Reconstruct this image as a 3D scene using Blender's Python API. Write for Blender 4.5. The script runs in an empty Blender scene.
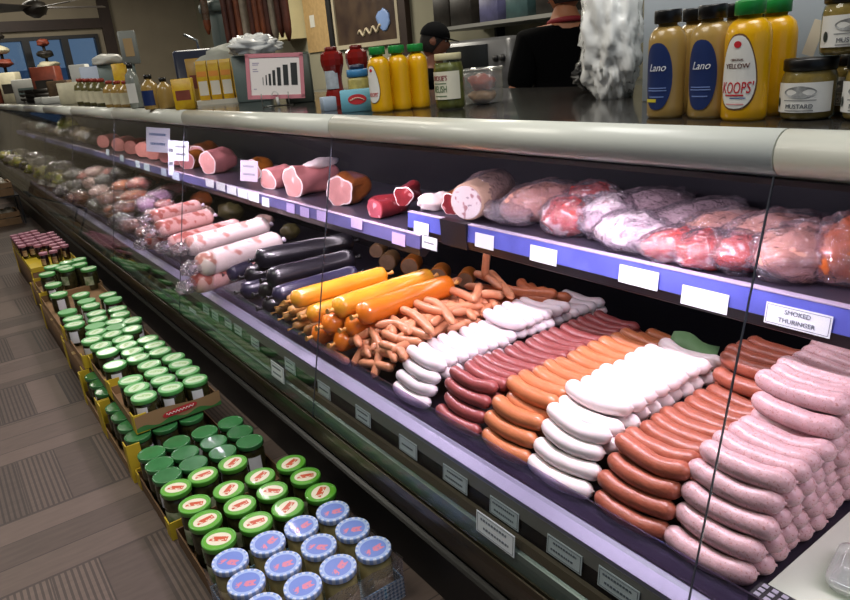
import bpy, math, random
from mathutils import Vector, Matrix, noise as mnoise
random.seed(7)
S = bpy.context.scene
C = S.collection
PI = math.pi
H = 1.30                       # camera height above the floor

# ---------------------------------------------------------------- camera
F, CX, CY = 690.0, 425.0, 300.0
RX = Vector((0.80577252, -0.25918143, 0.53249943))
RY = Vector((-0.5864948, -0.22444705, 0.77823349))
RZ = Vector((-0.08218574, -0.93938731, -0.33286182))
cam_d = bpy.data.cameras.new('camera'); cam = bpy.data.objects.new('camera', cam_d); C.objects.link(cam)
cam_d.sensor_fit = 'HORIZONTAL'; cam_d.sensor_width = 36.0; cam_d.lens = F / 850.0 * 36.0
cam_d.clip_start = 0.02; cam_d.clip_end = 200
R = Matrix((RX, RY, RZ))
M3 = R @ Matrix(((1, 0, 0), (0, -1, 0), (0, 0, -1)))
cam.matrix_world = Matrix.Translation((0, 0, H)) @ M3.to_4x4()
S.camera = cam

def ray(px, py):
    return R @ Vector(((px - CX) / F, (py - CY) / F, 1.0))
def atx(px, py, X): v = ray(px, py); v = v * (X / v.x); return Vector((v.x, v.y, v.z + H))
def aty(px, py, Y): v = ray(px, py); v = v * (Y / v.y); return Vector((v.x, v.y, v.z + H))
def atz(px, py, Z): v = ray(px, py); v = v * ((Z - H) / v.z); return Vector((v.x, v.y, Z))
def atp(px, py, a, b):                                    # plane z = a + b x (world z)
    v = ray(px, py); t = (a - H) / (v.z - b * v.x); v = v * t
    return Vector((v.x, v.y, v.z + H))

# ---------------------------------------------------------------- materials
MATS = {}
def lin(c):
    if isinstance(c, str):
        c = tuple(int(c[i:i + 2], 16) for i in (0, 2, 4))
    return tuple(((x / 255) / 12.92 if x / 255 <= .04045 else ((x / 255 + .055) / 1.055) ** 2.4) for x in c[:3]) + (1.0,)
def newmat(name):
    m = bpy.data.materials.new(name); m.use_nodes = True
    nt = m.node_tree; nt.nodes.clear()
    out = nt.nodes.new('ShaderNodeOutputMaterial')
    return m, nt, out
def P(name, col, rough=.5, metal=0., vary=0., vscale=20., bump=0., bscale=80., coat=0., sss=0., col2=None, spots=None, spec=.5, rnd=0.):
    """principled with optional mottling (vary or col2), bump, spots=(colour, scale, threshold)"""
    if name in MATS: return MATS[name]
    m, nt, out = newmat(name); N = nt.nodes; L = nt.links
    b = N.new('ShaderNodeBsdfPrincipled'); L.new(b.outputs[0], out.inputs[0])
    b.inputs['Base Color'].default_value = lin(col); b.inputs['Roughness'].default_value = rough
    b.inputs['Metallic'].default_value = metal; b.inputs['Coat Weight'].default_value = coat
    b.inputs['Specular IOR Level'].default_value = spec
    if sss:
        b.inputs['Subsurface Weight'].default_value = sss; b.inputs['Subsurface Radius'].default_value = (1, .4, .3); b.inputs['Subsurface Scale'].default_value = .008
    tc = N.new('ShaderNodeTexCoord'); src = None
    if vary or col2:
        n = N.new('ShaderNodeTexNoise'); n.inputs['Scale'].default_value = vscale; n.inputs['Detail'].default_value = 4
        L.new(tc.outputs['Object'], n.inputs['Vector'])
        r = N.new('ShaderNodeValToRGB'); r.color_ramp.elements[0].position = .35; r.color_ramp.elements[1].position = .65
        c = lin(col)
        if col2: r.color_ramp.elements[0].color = c; r.color_ramp.elements[1].color = lin(col2)
        else:
            r.color_ramp.elements[0].color = tuple(x * (1 - vary) for x in c[:3]) + (1,)
            r.color_ramp.elements[1].color = tuple(min(1, x * (1 + vary)) for x in c[:3]) + (1,)
        L.new(n.outputs[0], r.inputs[0]); src = r.outputs[0]
    if spots:
        v = N.new('ShaderNodeTexNoise'); v.inputs['Scale'].default_value = spots[1]; v.inputs['Detail'].default_value = 1
        L.new(tc.outputs['Object'], v.inputs['Vector'])
        mr = N.new('ShaderNodeMapRange'); mr.inputs[1].default_value = spots[2]; mr.inputs[2].default_value = spots[2] + .06
        L.new(v.outputs[0], mr.inputs[0])
        mx = N.new('ShaderNodeMixRGB'); L.new(mr.outputs[0], mx.inputs[0])
        if src: L.new(src, mx.inputs[1])
        else: mx.inputs[1].default_value = lin(col)
        mx.inputs[2].default_value = lin(spots[0]); src = mx.outputs[0]
    if rnd:
        oi = N.new('ShaderNodeObjectInfo'); mr = N.new('ShaderNodeMapRange')
        mr.inputs[3].default_value = 1 - rnd; mr.inputs[4].default_value = 1 + rnd
        L.new(oi.outputs['Random'], mr.inputs[0])
        hs = N.new('ShaderNodeHueSaturation'); L.new(mr.outputs[0], hs.inputs['Value'])
        if src: L.new(src, hs.inputs['Color'])
        else: hs.inputs['Color'].default_value = lin(col)
        src = hs.outputs[0]
    if src: L.new(src, b.inputs['Base Color'])
    if bump:
        n = N.new('ShaderNodeTexNoise'); n.inputs['Scale'].default_value = bscale; n.inputs['Detail'].default_value = 3
        L.new(tc.outputs['Object'], n.inputs['Vector'])
        bp = N.new('ShaderNodeBump'); bp.inputs['Strength'].default_value = bump; bp.inputs['Distance'].default_value = .01
        L.new(n.outputs[0], bp.inputs['Height']); L.new(bp.outputs[0], b.inputs['Normal'])
    MATS[name] = m; return m
def glassy(name, tint, rough=.02, gloss=.12, bump=0., bscale=30., haze=0., hazecol='ffffff'):
    """thin clear sheet: transparent + fresnel gloss (+ a little milky diffuse)"""
    if name in MATS: return MATS[name]
    m, nt, out = newmat(name); N = nt.nodes; L = nt.links
    t = N.new('ShaderNodeBsdfTransparent'); t.inputs[0].default_value = lin(tint)
    g = N.new('ShaderNodeBsdfGlossy'); g.inputs['Roughness'].default_value = rough
    lw = N.new('ShaderNodeLayerWeight'); lw.inputs[0].default_value = .5
    pw = N.new('ShaderNodeMath'); pw.operation = 'POWER'; pw.inputs[1].default_value = 5.0; L.new(lw.outputs['Facing'], pw.inputs[0])
    mm = N.new('ShaderNodeMath'); mm.operation = 'MULTIPLY_ADD'; mm.inputs[1].default_value = .9; mm.inputs[2].default_value = gloss
    L.new(pw.outputs[0], mm.inputs[0]); mm.use_clamp = True
    base = t.outputs[0]
    if haze:
        d = N.new('ShaderNodeBsdfDiffuse'); d.inputs[0].default_value = lin(hazecol)
        mh = N.new('ShaderNodeMixShader'); mh.inputs[0].default_value = haze
        L.new(t.outputs[0], mh.inputs[1]); L.new(d.outputs[0], mh.inputs[2]); base = mh.outputs[0]
    mx = N.new('ShaderNodeMixShader'); L.new(mm.outputs[0], mx.inputs[0]); L.new(base, mx.inputs[1]); L.new(g.outputs[0], mx.inputs[2])
    L.new(mx.outputs[0], out.inputs[0])
    if bump:
        tc = N.new('ShaderNodeTexCoord'); n = N.new('ShaderNodeTexNoise'); n.inputs['Scale'].default_value = bscale; n.inputs['Detail'].default_value = 3; n.inputs['Distortion'].default_value = 1.2
        L.new(tc.outputs['Object'], n.inputs['Vector'])
        bp = N.new('ShaderNodeBump'); bp.inputs['Strength'].default_value = bump; bp.inputs['Distance'].default_value = .02
        L.new(n.outputs[0], bp.inputs['Height']); L.new(bp.outputs[0], g.inputs['Normal']); L.new(bp.outputs[0], lw.inputs['Normal'])
    MATS[name] = m; return m
def emit(name, col, strength):
    if name in MATS: return MATS[name]
    m, nt, out = newmat(name); e = nt.nodes.new('ShaderNodeEmission'); e.inputs[0].default_value = lin(col); e.inputs[1].default_value = strength
    nt.links.new(e.outputs[0], out.inputs[0]); MATS[name] = m; return m
def checks(name, c1, c2, scale):
    m, nt, out = newmat(name); N = nt.nodes; L = nt.links
    b = N.new('ShaderNodeBsdfPrincipled'); L.new(b.outputs[0], out.inputs[0]); b.inputs['Roughness'].default_value = .5
    tc = N.new('ShaderNodeTexCoord'); sp = N.new('ShaderNodeSeparateXYZ'); L.new(tc.outputs['Object'], sp.inputs[0])
    def stripe(sock):
        a = N.new('ShaderNodeMath'); a.operation = 'MULTIPLY'; a.inputs[1].default_value = scale; L.new(sock, a.inputs[0])
        f = N.new('ShaderNodeMath'); f.operation = 'FRACT'; L.new(a.outputs[0], f.inputs[0])
        g = N.new('ShaderNodeMath'); g.operation = 'GREATER_THAN'; g.inputs[1].default_value = .5; L.new(f.outputs[0], g.inputs[0]); return g.outputs[0]
    ad = N.new('ShaderNodeMath'); ad.operation = 'ADD'; L.new(sp.outputs[0], ad.inputs[0]); L.new(sp.outputs[1], ad.inputs[1])
    s1 = stripe(ad.outputs[0]); s2 = stripe(sp.outputs[2])
    su = N.new('ShaderNodeMath'); su.operation = 'ADD'; L.new(s1, su.inputs[0]); L.new(s2, su.inputs[1])
    hf = N.new('ShaderNodeMath'); hf.operation = 'MULTIPLY'; hf.inputs[1].default_value = .5; L.new(su.outputs[0], hf.inputs[0])
    mx = N.new('ShaderNodeMixRGB'); mx.inputs[1].default_value = lin(c1); mx.inputs[2].default_value = lin(c2); L.new(hf.outputs[0], mx.inputs[0])
    L.new(mx.outputs[0], b.inputs['Base Color']); MATS[name] = m; return m
def lidprint(name, rim, oval, ink, band, ex, ey, inkscale):
    """printed lid top: oval panel with a slanted script-like band of ink, in the lid's own coordinates"""
    m, nt, out = newmat(name); N = nt.nodes; L = nt.links
    b = N.new('ShaderNodeBsdfPrincipled'); L.new(b.outputs[0], out.inputs[0]); b.inputs['Roughness'].default_value = .32; b.inputs['Coat Weight'].default_value = .3
    tc = N.new('ShaderNodeTexCoord'); sp = N.new('ShaderNodeSeparateXYZ'); L.new(tc.outputs['Object'], sp.inputs[0])
    def M(op, a, bb, clamp=False):
        n = N.new('ShaderNodeMath'); n.operation = op; n.use_clamp = clamp
        for i, x in enumerate((a, bb)):
            if x is None: continue
            if isinstance(x, (int, float)): n.inputs[i].default_value = x
            else: L.new(x, n.inputs[i])
        return n.outputs[0]
    X, Y = sp.outputs[0], sp.outputs[1]
    d = M('ADD', M('POWER', M('ABSOLUTE', M('DIVIDE', X, ex), None), 2), M('POWER', M('ABSOLUTE', M('DIVIDE', Y, ey), None), 2))
    inside = M('LESS_THAN', d, 1.0)
    # a script-like band
    wv = N.new('ShaderNodeTexNoise'); wv.inputs['Scale'].default_value = inkscale; wv.inputs['Detail'].default_value = 2
    L.new(tc.outputs['Object'], wv.inputs['Vector'])
    inb = M('LESS_THAN', M('ABSOLUTE', M('SUBTRACT', Y, band), None), .0095)
    inx = M('LESS_THAN', M('ABSOLUTE', X, None), .024)
    ink_m = M('MULTIPLY', M('MULTIPLY', inb, inx), M('GREATER_THAN', wv.outputs[0], .44))
    a = N.new('ShaderNodeMixRGB'); a.inputs[1].default_value = lin(rim); a.inputs[2].default_value = lin(oval); L.new(inside, a.inputs[0])
    c = N.new('ShaderNodeMixRGB'); L.new(ink_m, c.inputs[0]); L.new(a.outputs[0], c.inputs[1]); c.inputs[2].default_value = lin(ink)
    L.new(c.outputs[0], b.inputs['Base Color']); MATS[name] = m; return m

# ---------------------------------------------------------------- mesh builder
class MB:
    def __init__(s): s.v = []; s.f = []; s.m = []; s.flat = set()
    def add(s, vs, fs, m=0, flat=False):
        o = len(s.v); s.v += [tuple(v) for v in vs]
        for f in fs:
            if flat: s.flat.add(len(s.f))
            s.f.append(tuple(i + o for i in f)); s.m.append(m)
        return s
    def box(s, x0, x1, y0, y1, z0, z1, m=0):
        vs = [(x, y, z) for z in (z0, z1) for y in (y0, y1) for x in (x0, x1)]
        return s.add(vs, [(0, 2, 3, 1), (4, 5, 7, 6), (0, 1, 5, 4), (2, 6, 7, 3), (0, 4, 6, 2), (1, 3, 7, 5)], m, True)
    def obox(s, c, size, rot=None, m=0):
        rot = rot or Matrix.Identity(3); c = Vector(c); sx, sy, sz = (q / 2 for q in size)
        vs = [c + rot @ Vector((x, y, z)) for z in (-sz, sz) for y in (-sy, sy) for x in (-sx, sx)]
        return s.add(vs, [(0, 2, 3, 1), (4, 5, 7, 6), (0, 1, 5, 4), (2, 6, 7, 3), (0, 4, 6, 2), (1, 3, 7, 5)], m, True)
    def bevbox(s, x0, x1, y0, y1, z0, z1, r, m=0, seg=3):
        """box with rounded vertical edges and softened top and bottom"""
        out = []
        for (cx, cy, a0) in ((x1 - r, y1 - r, 0), (x0 + r, y1 - r, 90), (x0 + r, y0 + r, 180), (x1 - r, y0 + r, 270)):
            for k in range(seg + 1):
                a = math.radians(a0 + 90 * k / seg); out.append((cx + r * math.cos(a), cy + r * math.sin(a)))
        mx, my = (x0 + x1) / 2, (y0 + y1) / 2; e = r * .5
        fx = 1 - 2 * e / (x1 - x0); fy = 1 - 2 * e / (y1 - y0); n = len(out)
        rings = [(fx, fy, z0), (1, 1, z0 + e), (1, 1, z1 - e), (fx, fy, z1)]
        vs = [(mx + (x - mx) * a, my + (y - my) * b, z) for a, b, z in rings for x, y in out]
        fs = [(i * n + j, i * n + (j + 1) % n, (i + 1) * n + (j + 1) % n, (i + 1) * n + j) for i in range(3) for j in range(n)]
        fs += [tuple(range(n - 1, -1, -1)), tuple(range(3 * n, 4 * n))]
        return s.add(vs, fs, m)
    def tube(s, pts, rad, seg=10, m=0, sq=1.0, capm=None):
        pts = [Vector(p) for p in pts]; n = len(pts)
        if not isinstance(rad, (list, tuple)): rad = [rad] * n
        t0 = (pts[1] - pts[0]).normalized(); up = Vector((0, 0, 1)) if abs(t0.z) < .9 else Vector((1, 0, 0))
        a = t0.cross(up).normalized(); vs = []
        for i, p in enumerate(pts):
            t = (pts[min(i + 1, n - 1)] - pts[max(i - 1, 0)]).normalized()
            a = (a - t * a.dot(t)).normalized(); b = t.cross(a)
            for k in range(seg):
                th = 2 * PI * k / seg; vs.append(p + a * (math.cos(th) * rad[i]) + b * (math.sin(th) * rad[i] * sq))
        fs = [(i * seg + k, i * seg + (k + 1) % seg, (i + 1) * seg + (k + 1) % seg, (i + 1) * seg + k) for i in range(n - 1) for k in range(seg)]
        s.add(vs, fs, m); o = len(s.v) - len(vs); cm = m if capm is None else capm
        s.flat.add(len(s.f)); s.f.append(tuple(o + k for k in range(seg - 1, -1, -1))); s.m.append(cm)
        s.flat.add(len(s.f)); s.f.append(tuple(o + (n - 1) * seg + k for k in range(seg))); s.m.append(cm)
        return s
    def lathe(s, prof, seg=24, c=(0, 0, 0), sx=1., sy=1., ms=None, cap=True, m=0):
        n = len(prof); cx, cy, cz = c
        vs = [(cx + r * sx * math.cos(2 * PI * k / seg), cy + r * sy * math.sin(2 * PI * k / seg), cz + z) for r, z in prof for k in range(seg)]
        o = len(s.v); s.v += vs
        for i in range(n - 1):
            for k in range(seg):
                s.f.append((o + i * seg + k, o + i * seg + (k + 1) % seg, o + (i + 1) * seg + (k + 1) % seg, o + (i + 1) * seg + k)); s.m.append(ms[i] if ms else m)
        if cap:
            if prof[0][0] > 1e-5: s.flat.add(len(s.f)); s.f.append(tuple(o + k for k in range(seg - 1, -1, -1))); s.m.append(ms[0] if ms else m)
            if prof[-1][0] > 1e-5: s.flat.add(len(s.f)); s.f.append(tuple(o + (n - 1) * seg + k for k in range(seg))); s.m.append(ms[-1] if ms else m)
        return s
    def prism(s, prof, y0, y1, m=0, closed=True):
        """x-z profile swept along y"""
        n = len(prof); vs = [(x, y, z) for y in (y0, y1) for x, z in prof]
        rng = range(n if closed else n - 1)
        fs = [(i, (i + 1) % n, n + (i + 1) % n, n + i) for i in rng]
        if closed: fs += [tuple(range(n - 1, -1, -1)), tuple(range(n, 2 * n))]
        return s.add(vs, fs, m)
    def lump(s, c, size, seed=0, amt=.25, freq=1.6, rot=None, seg=18, rings=12, m=0, flatten=0., crease=0.):
        rot = rot or Matrix.Identity(3); c = Vector(c); vs = []
        off = Vector((seed * 7.31, seed * 3.17, seed * 1.93))
        for i in range(rings + 1):
            ph = PI * i / rings
            for k in range(seg):
                th = 2 * PI * k / seg
                d = Vector((math.sin(ph) * math.cos(th), math.sin(ph) * math.sin(th), math.cos(ph)))
                q = 1 + amt * mnoise.noise(d * freq + off) + amt * .4 * mnoise.noise(d * freq * 3.1 + off)
                if crease: q += crease * (1 - 3.2 * abs(mnoise.noise(d * freq * 1.5 + off * 2))) + crease * .5 * (1 - 3.2 * abs(mnoise.noise(d * freq * 3.3 - off)))
                p = Vector((d.x * size[0] * q, d.y * size[1] * q, d.z * size[2] * q))
                if flatten and p.z < -size[2] * flatten: p.z = -size[2] * flatten
                vs.append(c + rot @ p)
        fs = [(i * seg + k, (i + 1) * seg + k, (i + 1) * seg + (k + 1) % seg, i * seg + (k + 1) % seg) for i in range(rings) for k in range(seg)]
        return s.add(vs, fs, m)
    def mesh(s, name, mats, smooth=True):
        me = bpy.data.meshes.new(name); me.from_pydata(s.v, [], s.f)
        for mt in (mats if isinstance(mats, (list, tuple)) else [mats]): me.materials.append(mt)
        for i, p in enumerate(me.polygons):
            p.material_index = s.m[i]; p.use_smooth = smooth and i not in s.flat
        me.validate(); me.update()
        return me
    def build(s, name, mats, parent=None, loc=None, rot=None, smooth=True):
        return ob(name, s.mesh(name, mats, smooth), parent, loc, rot)
def ob(name, me, parent=None, loc=None, rot=None):
    o = bpy.data.objects.new(name, me); C.objects.link(o)
    if parent is not None: o.parent = parent
    if loc is not None: o.location = loc
    if rot is not None: o.rotation_euler = rot
    return o
USED = {}
def tag(o, label=None, cat=None, group=None, kind=None):
    if label: o['label'] = label
    if cat: o['category'] = cat
    if group: o['group'] = group
    if kind: o['kind'] = kind
    return o
def thing(name, label, cat, loc=(0, 0, 0), rz=0., group=None, rot=None):
    o = bpy.data.objects.new(name, None); C.objects.link(o); o.empty_display_size = .05
    o.location = loc; o.rotation_euler = rot if rot else (0, 0, rz)
    return tag(o, label, cat, group)
def struct(o): o['kind'] = 'structure'; return o
def kids(o): return [c for c in bpy.data.objects if c.parent == o]
KID = {}
def dup(root, loc, rz=0., label=None, group=None, rot=None, kl=None):
    """copy a thing, its parts and their sub-parts"""
    if root.name not in KID: KID[root.name] = [(c, kids(c)) for c in kids(root)]
    r = root.copy(); C.objects.link(r); r.location = loc; r.rotation_euler = rot if rot else (0, 0, rz)
    if label: r['label'] = label
    if group: r['group'] = group
    for ch, gs in KID[root.name]:
        c = ch.copy(); C.objects.link(c); c.parent = r
        for g in gs:
            d = g.copy(); C.objects.link(d); d.parent = c
    return r
def drop(root):
    for ch in kids(root):
        for g in kids(ch): bpy.data.objects.remove(g)
        bpy.data.objects.remove(ch)
    bpy.data.objects.remove(root)
def rotz(a): return Matrix.Rotation(a, 3, 'Z')
def frame_from(p0, p1, up=Vector((0, 0, 1))):
    """rotation whose local y runs p0 -> p1"""
    y = (Vector(p1) - Vector(p0)).normalized(); x = y.cross(up).normalized(); z = x.cross(y)
    return Matrix((x, y, z)).transposed()
def text_mesh(name, body, size, depth=.0004, mat=None, parent=None, loc=(0, 0, 0), rot=None, warp=None, shear=0., squeeze=1.):
    cu = bpy.data.curves.new(name, 'FONT'); cu.body = body; cu.size = size; cu.extrude = depth; cu.align_x = 'CENTER'; cu.align_y = 'CENTER'; cu.shear = shear
    cu.resolution_u = 3
    tmp = bpy.data.objects.new(name, cu); C.objects.link(tmp)
    dg = bpy.context.evaluated_depsgraph_get(); me = bpy.data.meshes.new_from_object(tmp.evaluated_get(dg))
    bpy.data.objects.remove(tmp); bpy.data.curves.remove(cu); me.name = name; me.materials.clear(); me.materials.append(mat)
    for v in me.vertices:
        v.co.x *= squeeze
        if warp: v.co = warp(v.co)
    return ob(name, me, parent, loc, rot)
ORD = ['first', 'second', 'third', 'fourth', 'fifth', 'sixth', 'seventh', 'eighth', 'ninth', 'tenth', 'eleventh', 'twelfth', 'thirteenth', 'fourteenth', 'fifteenth', 'sixteenth', 'seventeenth', 'eighteenth', 'nineteenth', 'twentieth']
# ================================================================ setting
def floor_mat():
    m, nt, out = newmat('plank_floor'); N = nt.nodes; L = nt.links
    b = N.new('ShaderNodeBsdfPrincipled'); L.new(b.outputs[0], out.inputs[0]); b.inputs['Roughness'].default_value = .55
    tc = N.new('ShaderNodeTexCoord'); sp = N.new('ShaderNodeSeparateXYZ'); L.new(tc.outputs['Object'], sp.inputs[0])
    def M(op, a, bb=None, c=None):
        n = N.new('ShaderNodeMath'); n.operation = op
        for i, x in enumerate((a, bb, c)):
            if x is None: continue
            if isinstance(x, (int, float)): n.inputs[i].default_value = x
            else: L.new(x, n.inputs[i])
        return n.outputs[0]
    X, Y = sp.outputs[0], sp.outputs[1]
    v = M('DIVIDE', M('SUBTRACT', Y, 1.96), .80); fv = M('FRACT', v); band = M('LESS_THAN', fv, .485)      # 1: boards run across
    ya = M('DIVIDE', M('SUBTRACT', Y, 1.96), .1293); xa = M('DIVIDE', M('ADD', X, .022), .13)
    idx = M('ADD', M('MULTIPLY', band, M('FLOOR', ya)), M('MULTIPLY', M('SUBTRACT', 1, band), M('ADD', M('FLOOR', xa), M('MULTIPLY', M('FLOOR', v), 17.3))))
    wn = N.new('ShaderNodeTexWhiteNoise'); wn.noise_dimensions = '1D'; L.new(idx, wn.inputs['W'])
    fr = M('ADD', M('MULTIPLY', band, M('FRACT', ya)), M('MULTIPLY', M('SUBTRACT', 1, band), M('FRACT', xa)))
    seam = M('LESS_THAN', fr, .035)
    # ribbed boards in the lengthwise bands
    ribbed = M('MULTIPLY', M('SUBTRACT', 1, band), M('LESS_THAN', M('MODULO', M('ADD', M('FLOOR', xa), 40), 3), 1.5))
    rib = M('MULTIPLY', ribbed, M('LESS_THAN', M('FRACT', M('MULTIPLY', X, 62)), .42))
    bandedge = M('MAXIMUM', M('LESS_THAN', fv, .012), M('LESS_THAN', M('ABSOLUTE', M('SUBTRACT', fv, .485)), .008))
    dark = M('MAXIMUM', M('MAXIMUM', M('MULTIPLY', seam, .6), M('MULTIPLY', rib, .62)), M('MULTIPLY', bandedge, .6))
    mp = N.new('ShaderNodeMapping'); mp.inputs['Scale'].default_value = (6, 30, 1); L.new(tc.outputs['Object'], mp.inputs[0])
    no = N.new('ShaderNodeTexNoise'); no.inputs['Scale'].default_value = 2; no.inputs['Detail'].default_value = 6; L.new(mp.outputs[0], no.inputs['Vector'])
    k = M('ADD', M('MULTIPLY', wn.outputs[0], .55), M('MULTIPLY', no.outputs[0], .5))
    rp = N.new('ShaderNodeValToRGB'); rp.color_ramp.elements[0].color = lin('40352f'); rp.color_ramp.elements[1].color = lin('736359'); L.new(k, rp.inputs[0])
    mx = N.new('ShaderNodeMixRGB'); L.new(dark, mx.inputs[0]); L.new(rp.outputs[0], mx.inputs[1]); mx.inputs[2].default_value = lin('1d1816')
    L.new(mx.outputs[0], b.inputs['Base Color'])
    bp = N.new('ShaderNodeBump'); bp.inputs['Strength'].default_value = .4; bp.inputs['Distance'].default_value = .004; bp.invert = True
    L.new(dark, bp.inputs['Height']); L.new(bp.outputs[0], b.inputs['Normal'])
    return m
CASE_Y0, CASE_Y1 = -.78, 11.7
XB = 4.2                                                      # wall behind the counter
YF = 12.0                                                     # far wall
floor = MB().add([(-5, -3, 0), (XB + .2, -3, 0), (XB + .2, YF + .2, 0), (-5, YF + .2, 0)], [(0, 1, 2, 3)]).box(-5, XB + .2, -3, YF + .2, -.12, -.002).build('floor', floor_mat(), smooth=False); struct(floor)
struct(MB().box(-5.15, -5, -3, YF + .15, 0, 3.0).build('wall_left', P('wall_warm', '4a4038', .85, vary=.05, vscale=3)))
wallm = P('wall_paint', '8f8674', .85, vary=.06, vscale=3)
struct(MB().box(XB, XB + .15, -3, YF + .15, 0, 3.0).build('wall_back', P('wall_cream', '8d8a76', .85, vary=.05, vscale=3)))
ceilm = P('ceiling_paint', '77706a', .9)
struct(MB().box(-5, XB + .15, -3, YF + .15, 3.0, 3.1).build('ceiling', ceilm))
# far wall with a bank of windows
wx0, wx1, wz0, wz1 = -.05, 2.62, 1.15, 2.02
fw = MB()
fw.box(-5, wx0, YF, YF + .15, 0, 3.0); fw.box(wx1, XB, YF, YF + .15, 0, 3.0)
fw.box(wx0, wx1, YF, YF + .15, 0, wz0); fw.box(wx0, wx1, YF, YF + .15, wz1, 3.0)
struct(fw.build('wall_far', wallm))
brown = P('dark_brown_trim', '2e1f18', .5, vary=.15, vscale=8)
struct(MB().box(-5, 2.86, YF - .05, YF, 2.10, 2.24).build('trim_1', brown))
struct(MB().box(2.70, 2.86, YF - .06, YF, 0, 3.0).build('trim_2', brown))
blk = P('black_frame', '15161a', .4)
winx = [(-1.2, .10), (.10, 1.42), (1.60, 2.06), (2.16, 2.62)]
sky = glassy('window_glass', 'dfeaf2', .02, .03)
for i, (a, b) in enumerate([(-.05, .45), (.45, 1.62), (1.62, 2.14), (2.14, 2.62)]):
    w = bpy.data.objects.new('window_%d' % (i + 1), None); C.objects.link(w); struct(w); w.location = (a, YF, wz0)
    fr = MB(); t = .05; W = b - a; Hh = wz1 - wz0
    fr.box(0, t, -.03, .10, 0, Hh); fr.box(W - t, W, -.03, .10, 0, Hh); fr.box(t, W - t, -.03, .10, 0, t); fr.box(t, W - t, -.03, .10, Hh - t, Hh)
    fr.build('window_frame', blk, w)
    MB().box(t, W - t, .03, .036, t, Hh - t).build('window_pane', sky, w)
# low evening scenery beyond the windows: a pale wall across the street
across = tag(MB().box(-9, 8, 19.8, 20, 0, 1.75).build('street_wall', P('street_pale', '7f93ab', .9, vary=.15, vscale=1.2)), 'pale blue-grey wall seen through the far windows', 'wall')
# ================================================================ deli case
case = thing('deli_display_case', 'long refrigerated deli display case with slanted glass front and pale rounded top edge', 'display case', (0, 0, 0))
def gx(z): return .742 + (z - .30) * (.925 - .742) / (1.105 - .30)
white_steel = P('white_enamel', 'dcdfd6', .32, coat=.2)
def cprism(name, prof, mat, y0=CASE_Y0, y1=CASE_Y1, parent=case, closed=True, smooth=False):
    return MB().prism(prof, y0, y1, closed=closed).build(name, mat, parent, smooth=smooth)
# base
kickm = P('black_kick_plate', '08080a', .5)
olive = P('olive_brown_panel', '4d463a', .34, metal=.45, vary=.12, vscale=4)
cprism('kick_plate', [(.775, .001), (1.72, .001), (1.72, .154), (.80, .154), (.80, .142), (.775, .142)], kickm)
pr = [(.745, .288), (.748, .262), (.757, .225), (.770, .190), (.785, .165), (.83, .155), (1.72, .155), (1.72, .288)]
cprism('lower_panel', pr, olive, smooth=False)
cprism('lower_trim', [(.776, .152), (.770, .147), (.776, .143), (.799, .143), (.799, .1545), (.785, .158)], P('dull_steel', '3b3b39', .35, metal=.6))
cprism('glass_channel', [(.737, .288), (.752, .288), (.752, .306), (.748, .306), (.748, .296), (.741, .296), (.741, .306), (.737, .306)], P('channel_bronze', '4a4334', .35, metal=.6))
# stepped front between channel and rail, seen through the glass
cprism('front_ledge', [(.752, .288), (1.72, .288), (1.72, .30), (.766, .30), (.772, .345), (.764, .349), (.756, .345)], P('greenish_steel', '77847e', .3, metal=.35))
cprism('ledge_edge', [(.766, .345), (.762, .352), (.768, .369), (.778, .369), (.785, .345)], P('bronze_edge', '6a5f4e', .4, metal=.4))
cprism('ticket_track', [(.782, .362), (.786, .400), (.80, .400), (.80, .362)], P('black_track', '141317', .45))
cprism('grey_band', [(.784, .402), (.7843, .4355), (.79, .4355), (.79, .4295), (.81, .4295), (.81, .402)], P('grey_enamel', '8a8883', .45))
cprism('front_rail', [(.7845, .436), (.7845, .4465), (.808, .4560), (.8135, .4600), (.8165, .4600), (.820, .456), (.820, .430), (.79, .430)], P('lavender_white_rail', '8f8ca6', .30, metal=.3))
cprism('deck_pan', [(.822, .425), (1.64, .425), (1.64, .445), (.822, .445)], P('dark_deck', '2a2633', .35, metal=.3))
cprism('clear_riser', [(.834, .446), (.838, .446), (.842, .492), (.838, .492)], glassy('clear_acrylic', 'e0d8ea', .05, .06, haze=.03, hazecol='b9a9d0'))
# body behind
backm = P('dark_back_panel', '0e0f16', .45, spec=.25)
cprism('back_panel', [(1.64, .425), (1.72, .425), (1.72, 1.10), (1.64, 1.10)], backm)
cprism('soffit', [(.956, 1.124), (1.72, 1.124), (1.72, 1.1365), (.956, 1.1365)], P('dark_soffit', '141418', .5))
MB().box(.79, 1.72, CASE_Y1, CASE_Y1 + .05, .155, 1.14).build('end_panel', P('grey_end', '4a4a48', .5), case)
MB().box(.79, 1.72, CASE_Y0 - .05, CASE_Y0, .155, 1.14).build('end_panel', P('grey_end', '4a4a48', .5), case)
# bluish gleam at the back top, put in as a glowing box
rl = MB(); rl.box(1.600, 1.618, 2.42, 2.86, 1.055, 1.085); rl.build('rear_gleam', emit('cool_gleam', '5a86e0', 1.1), case)
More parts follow.
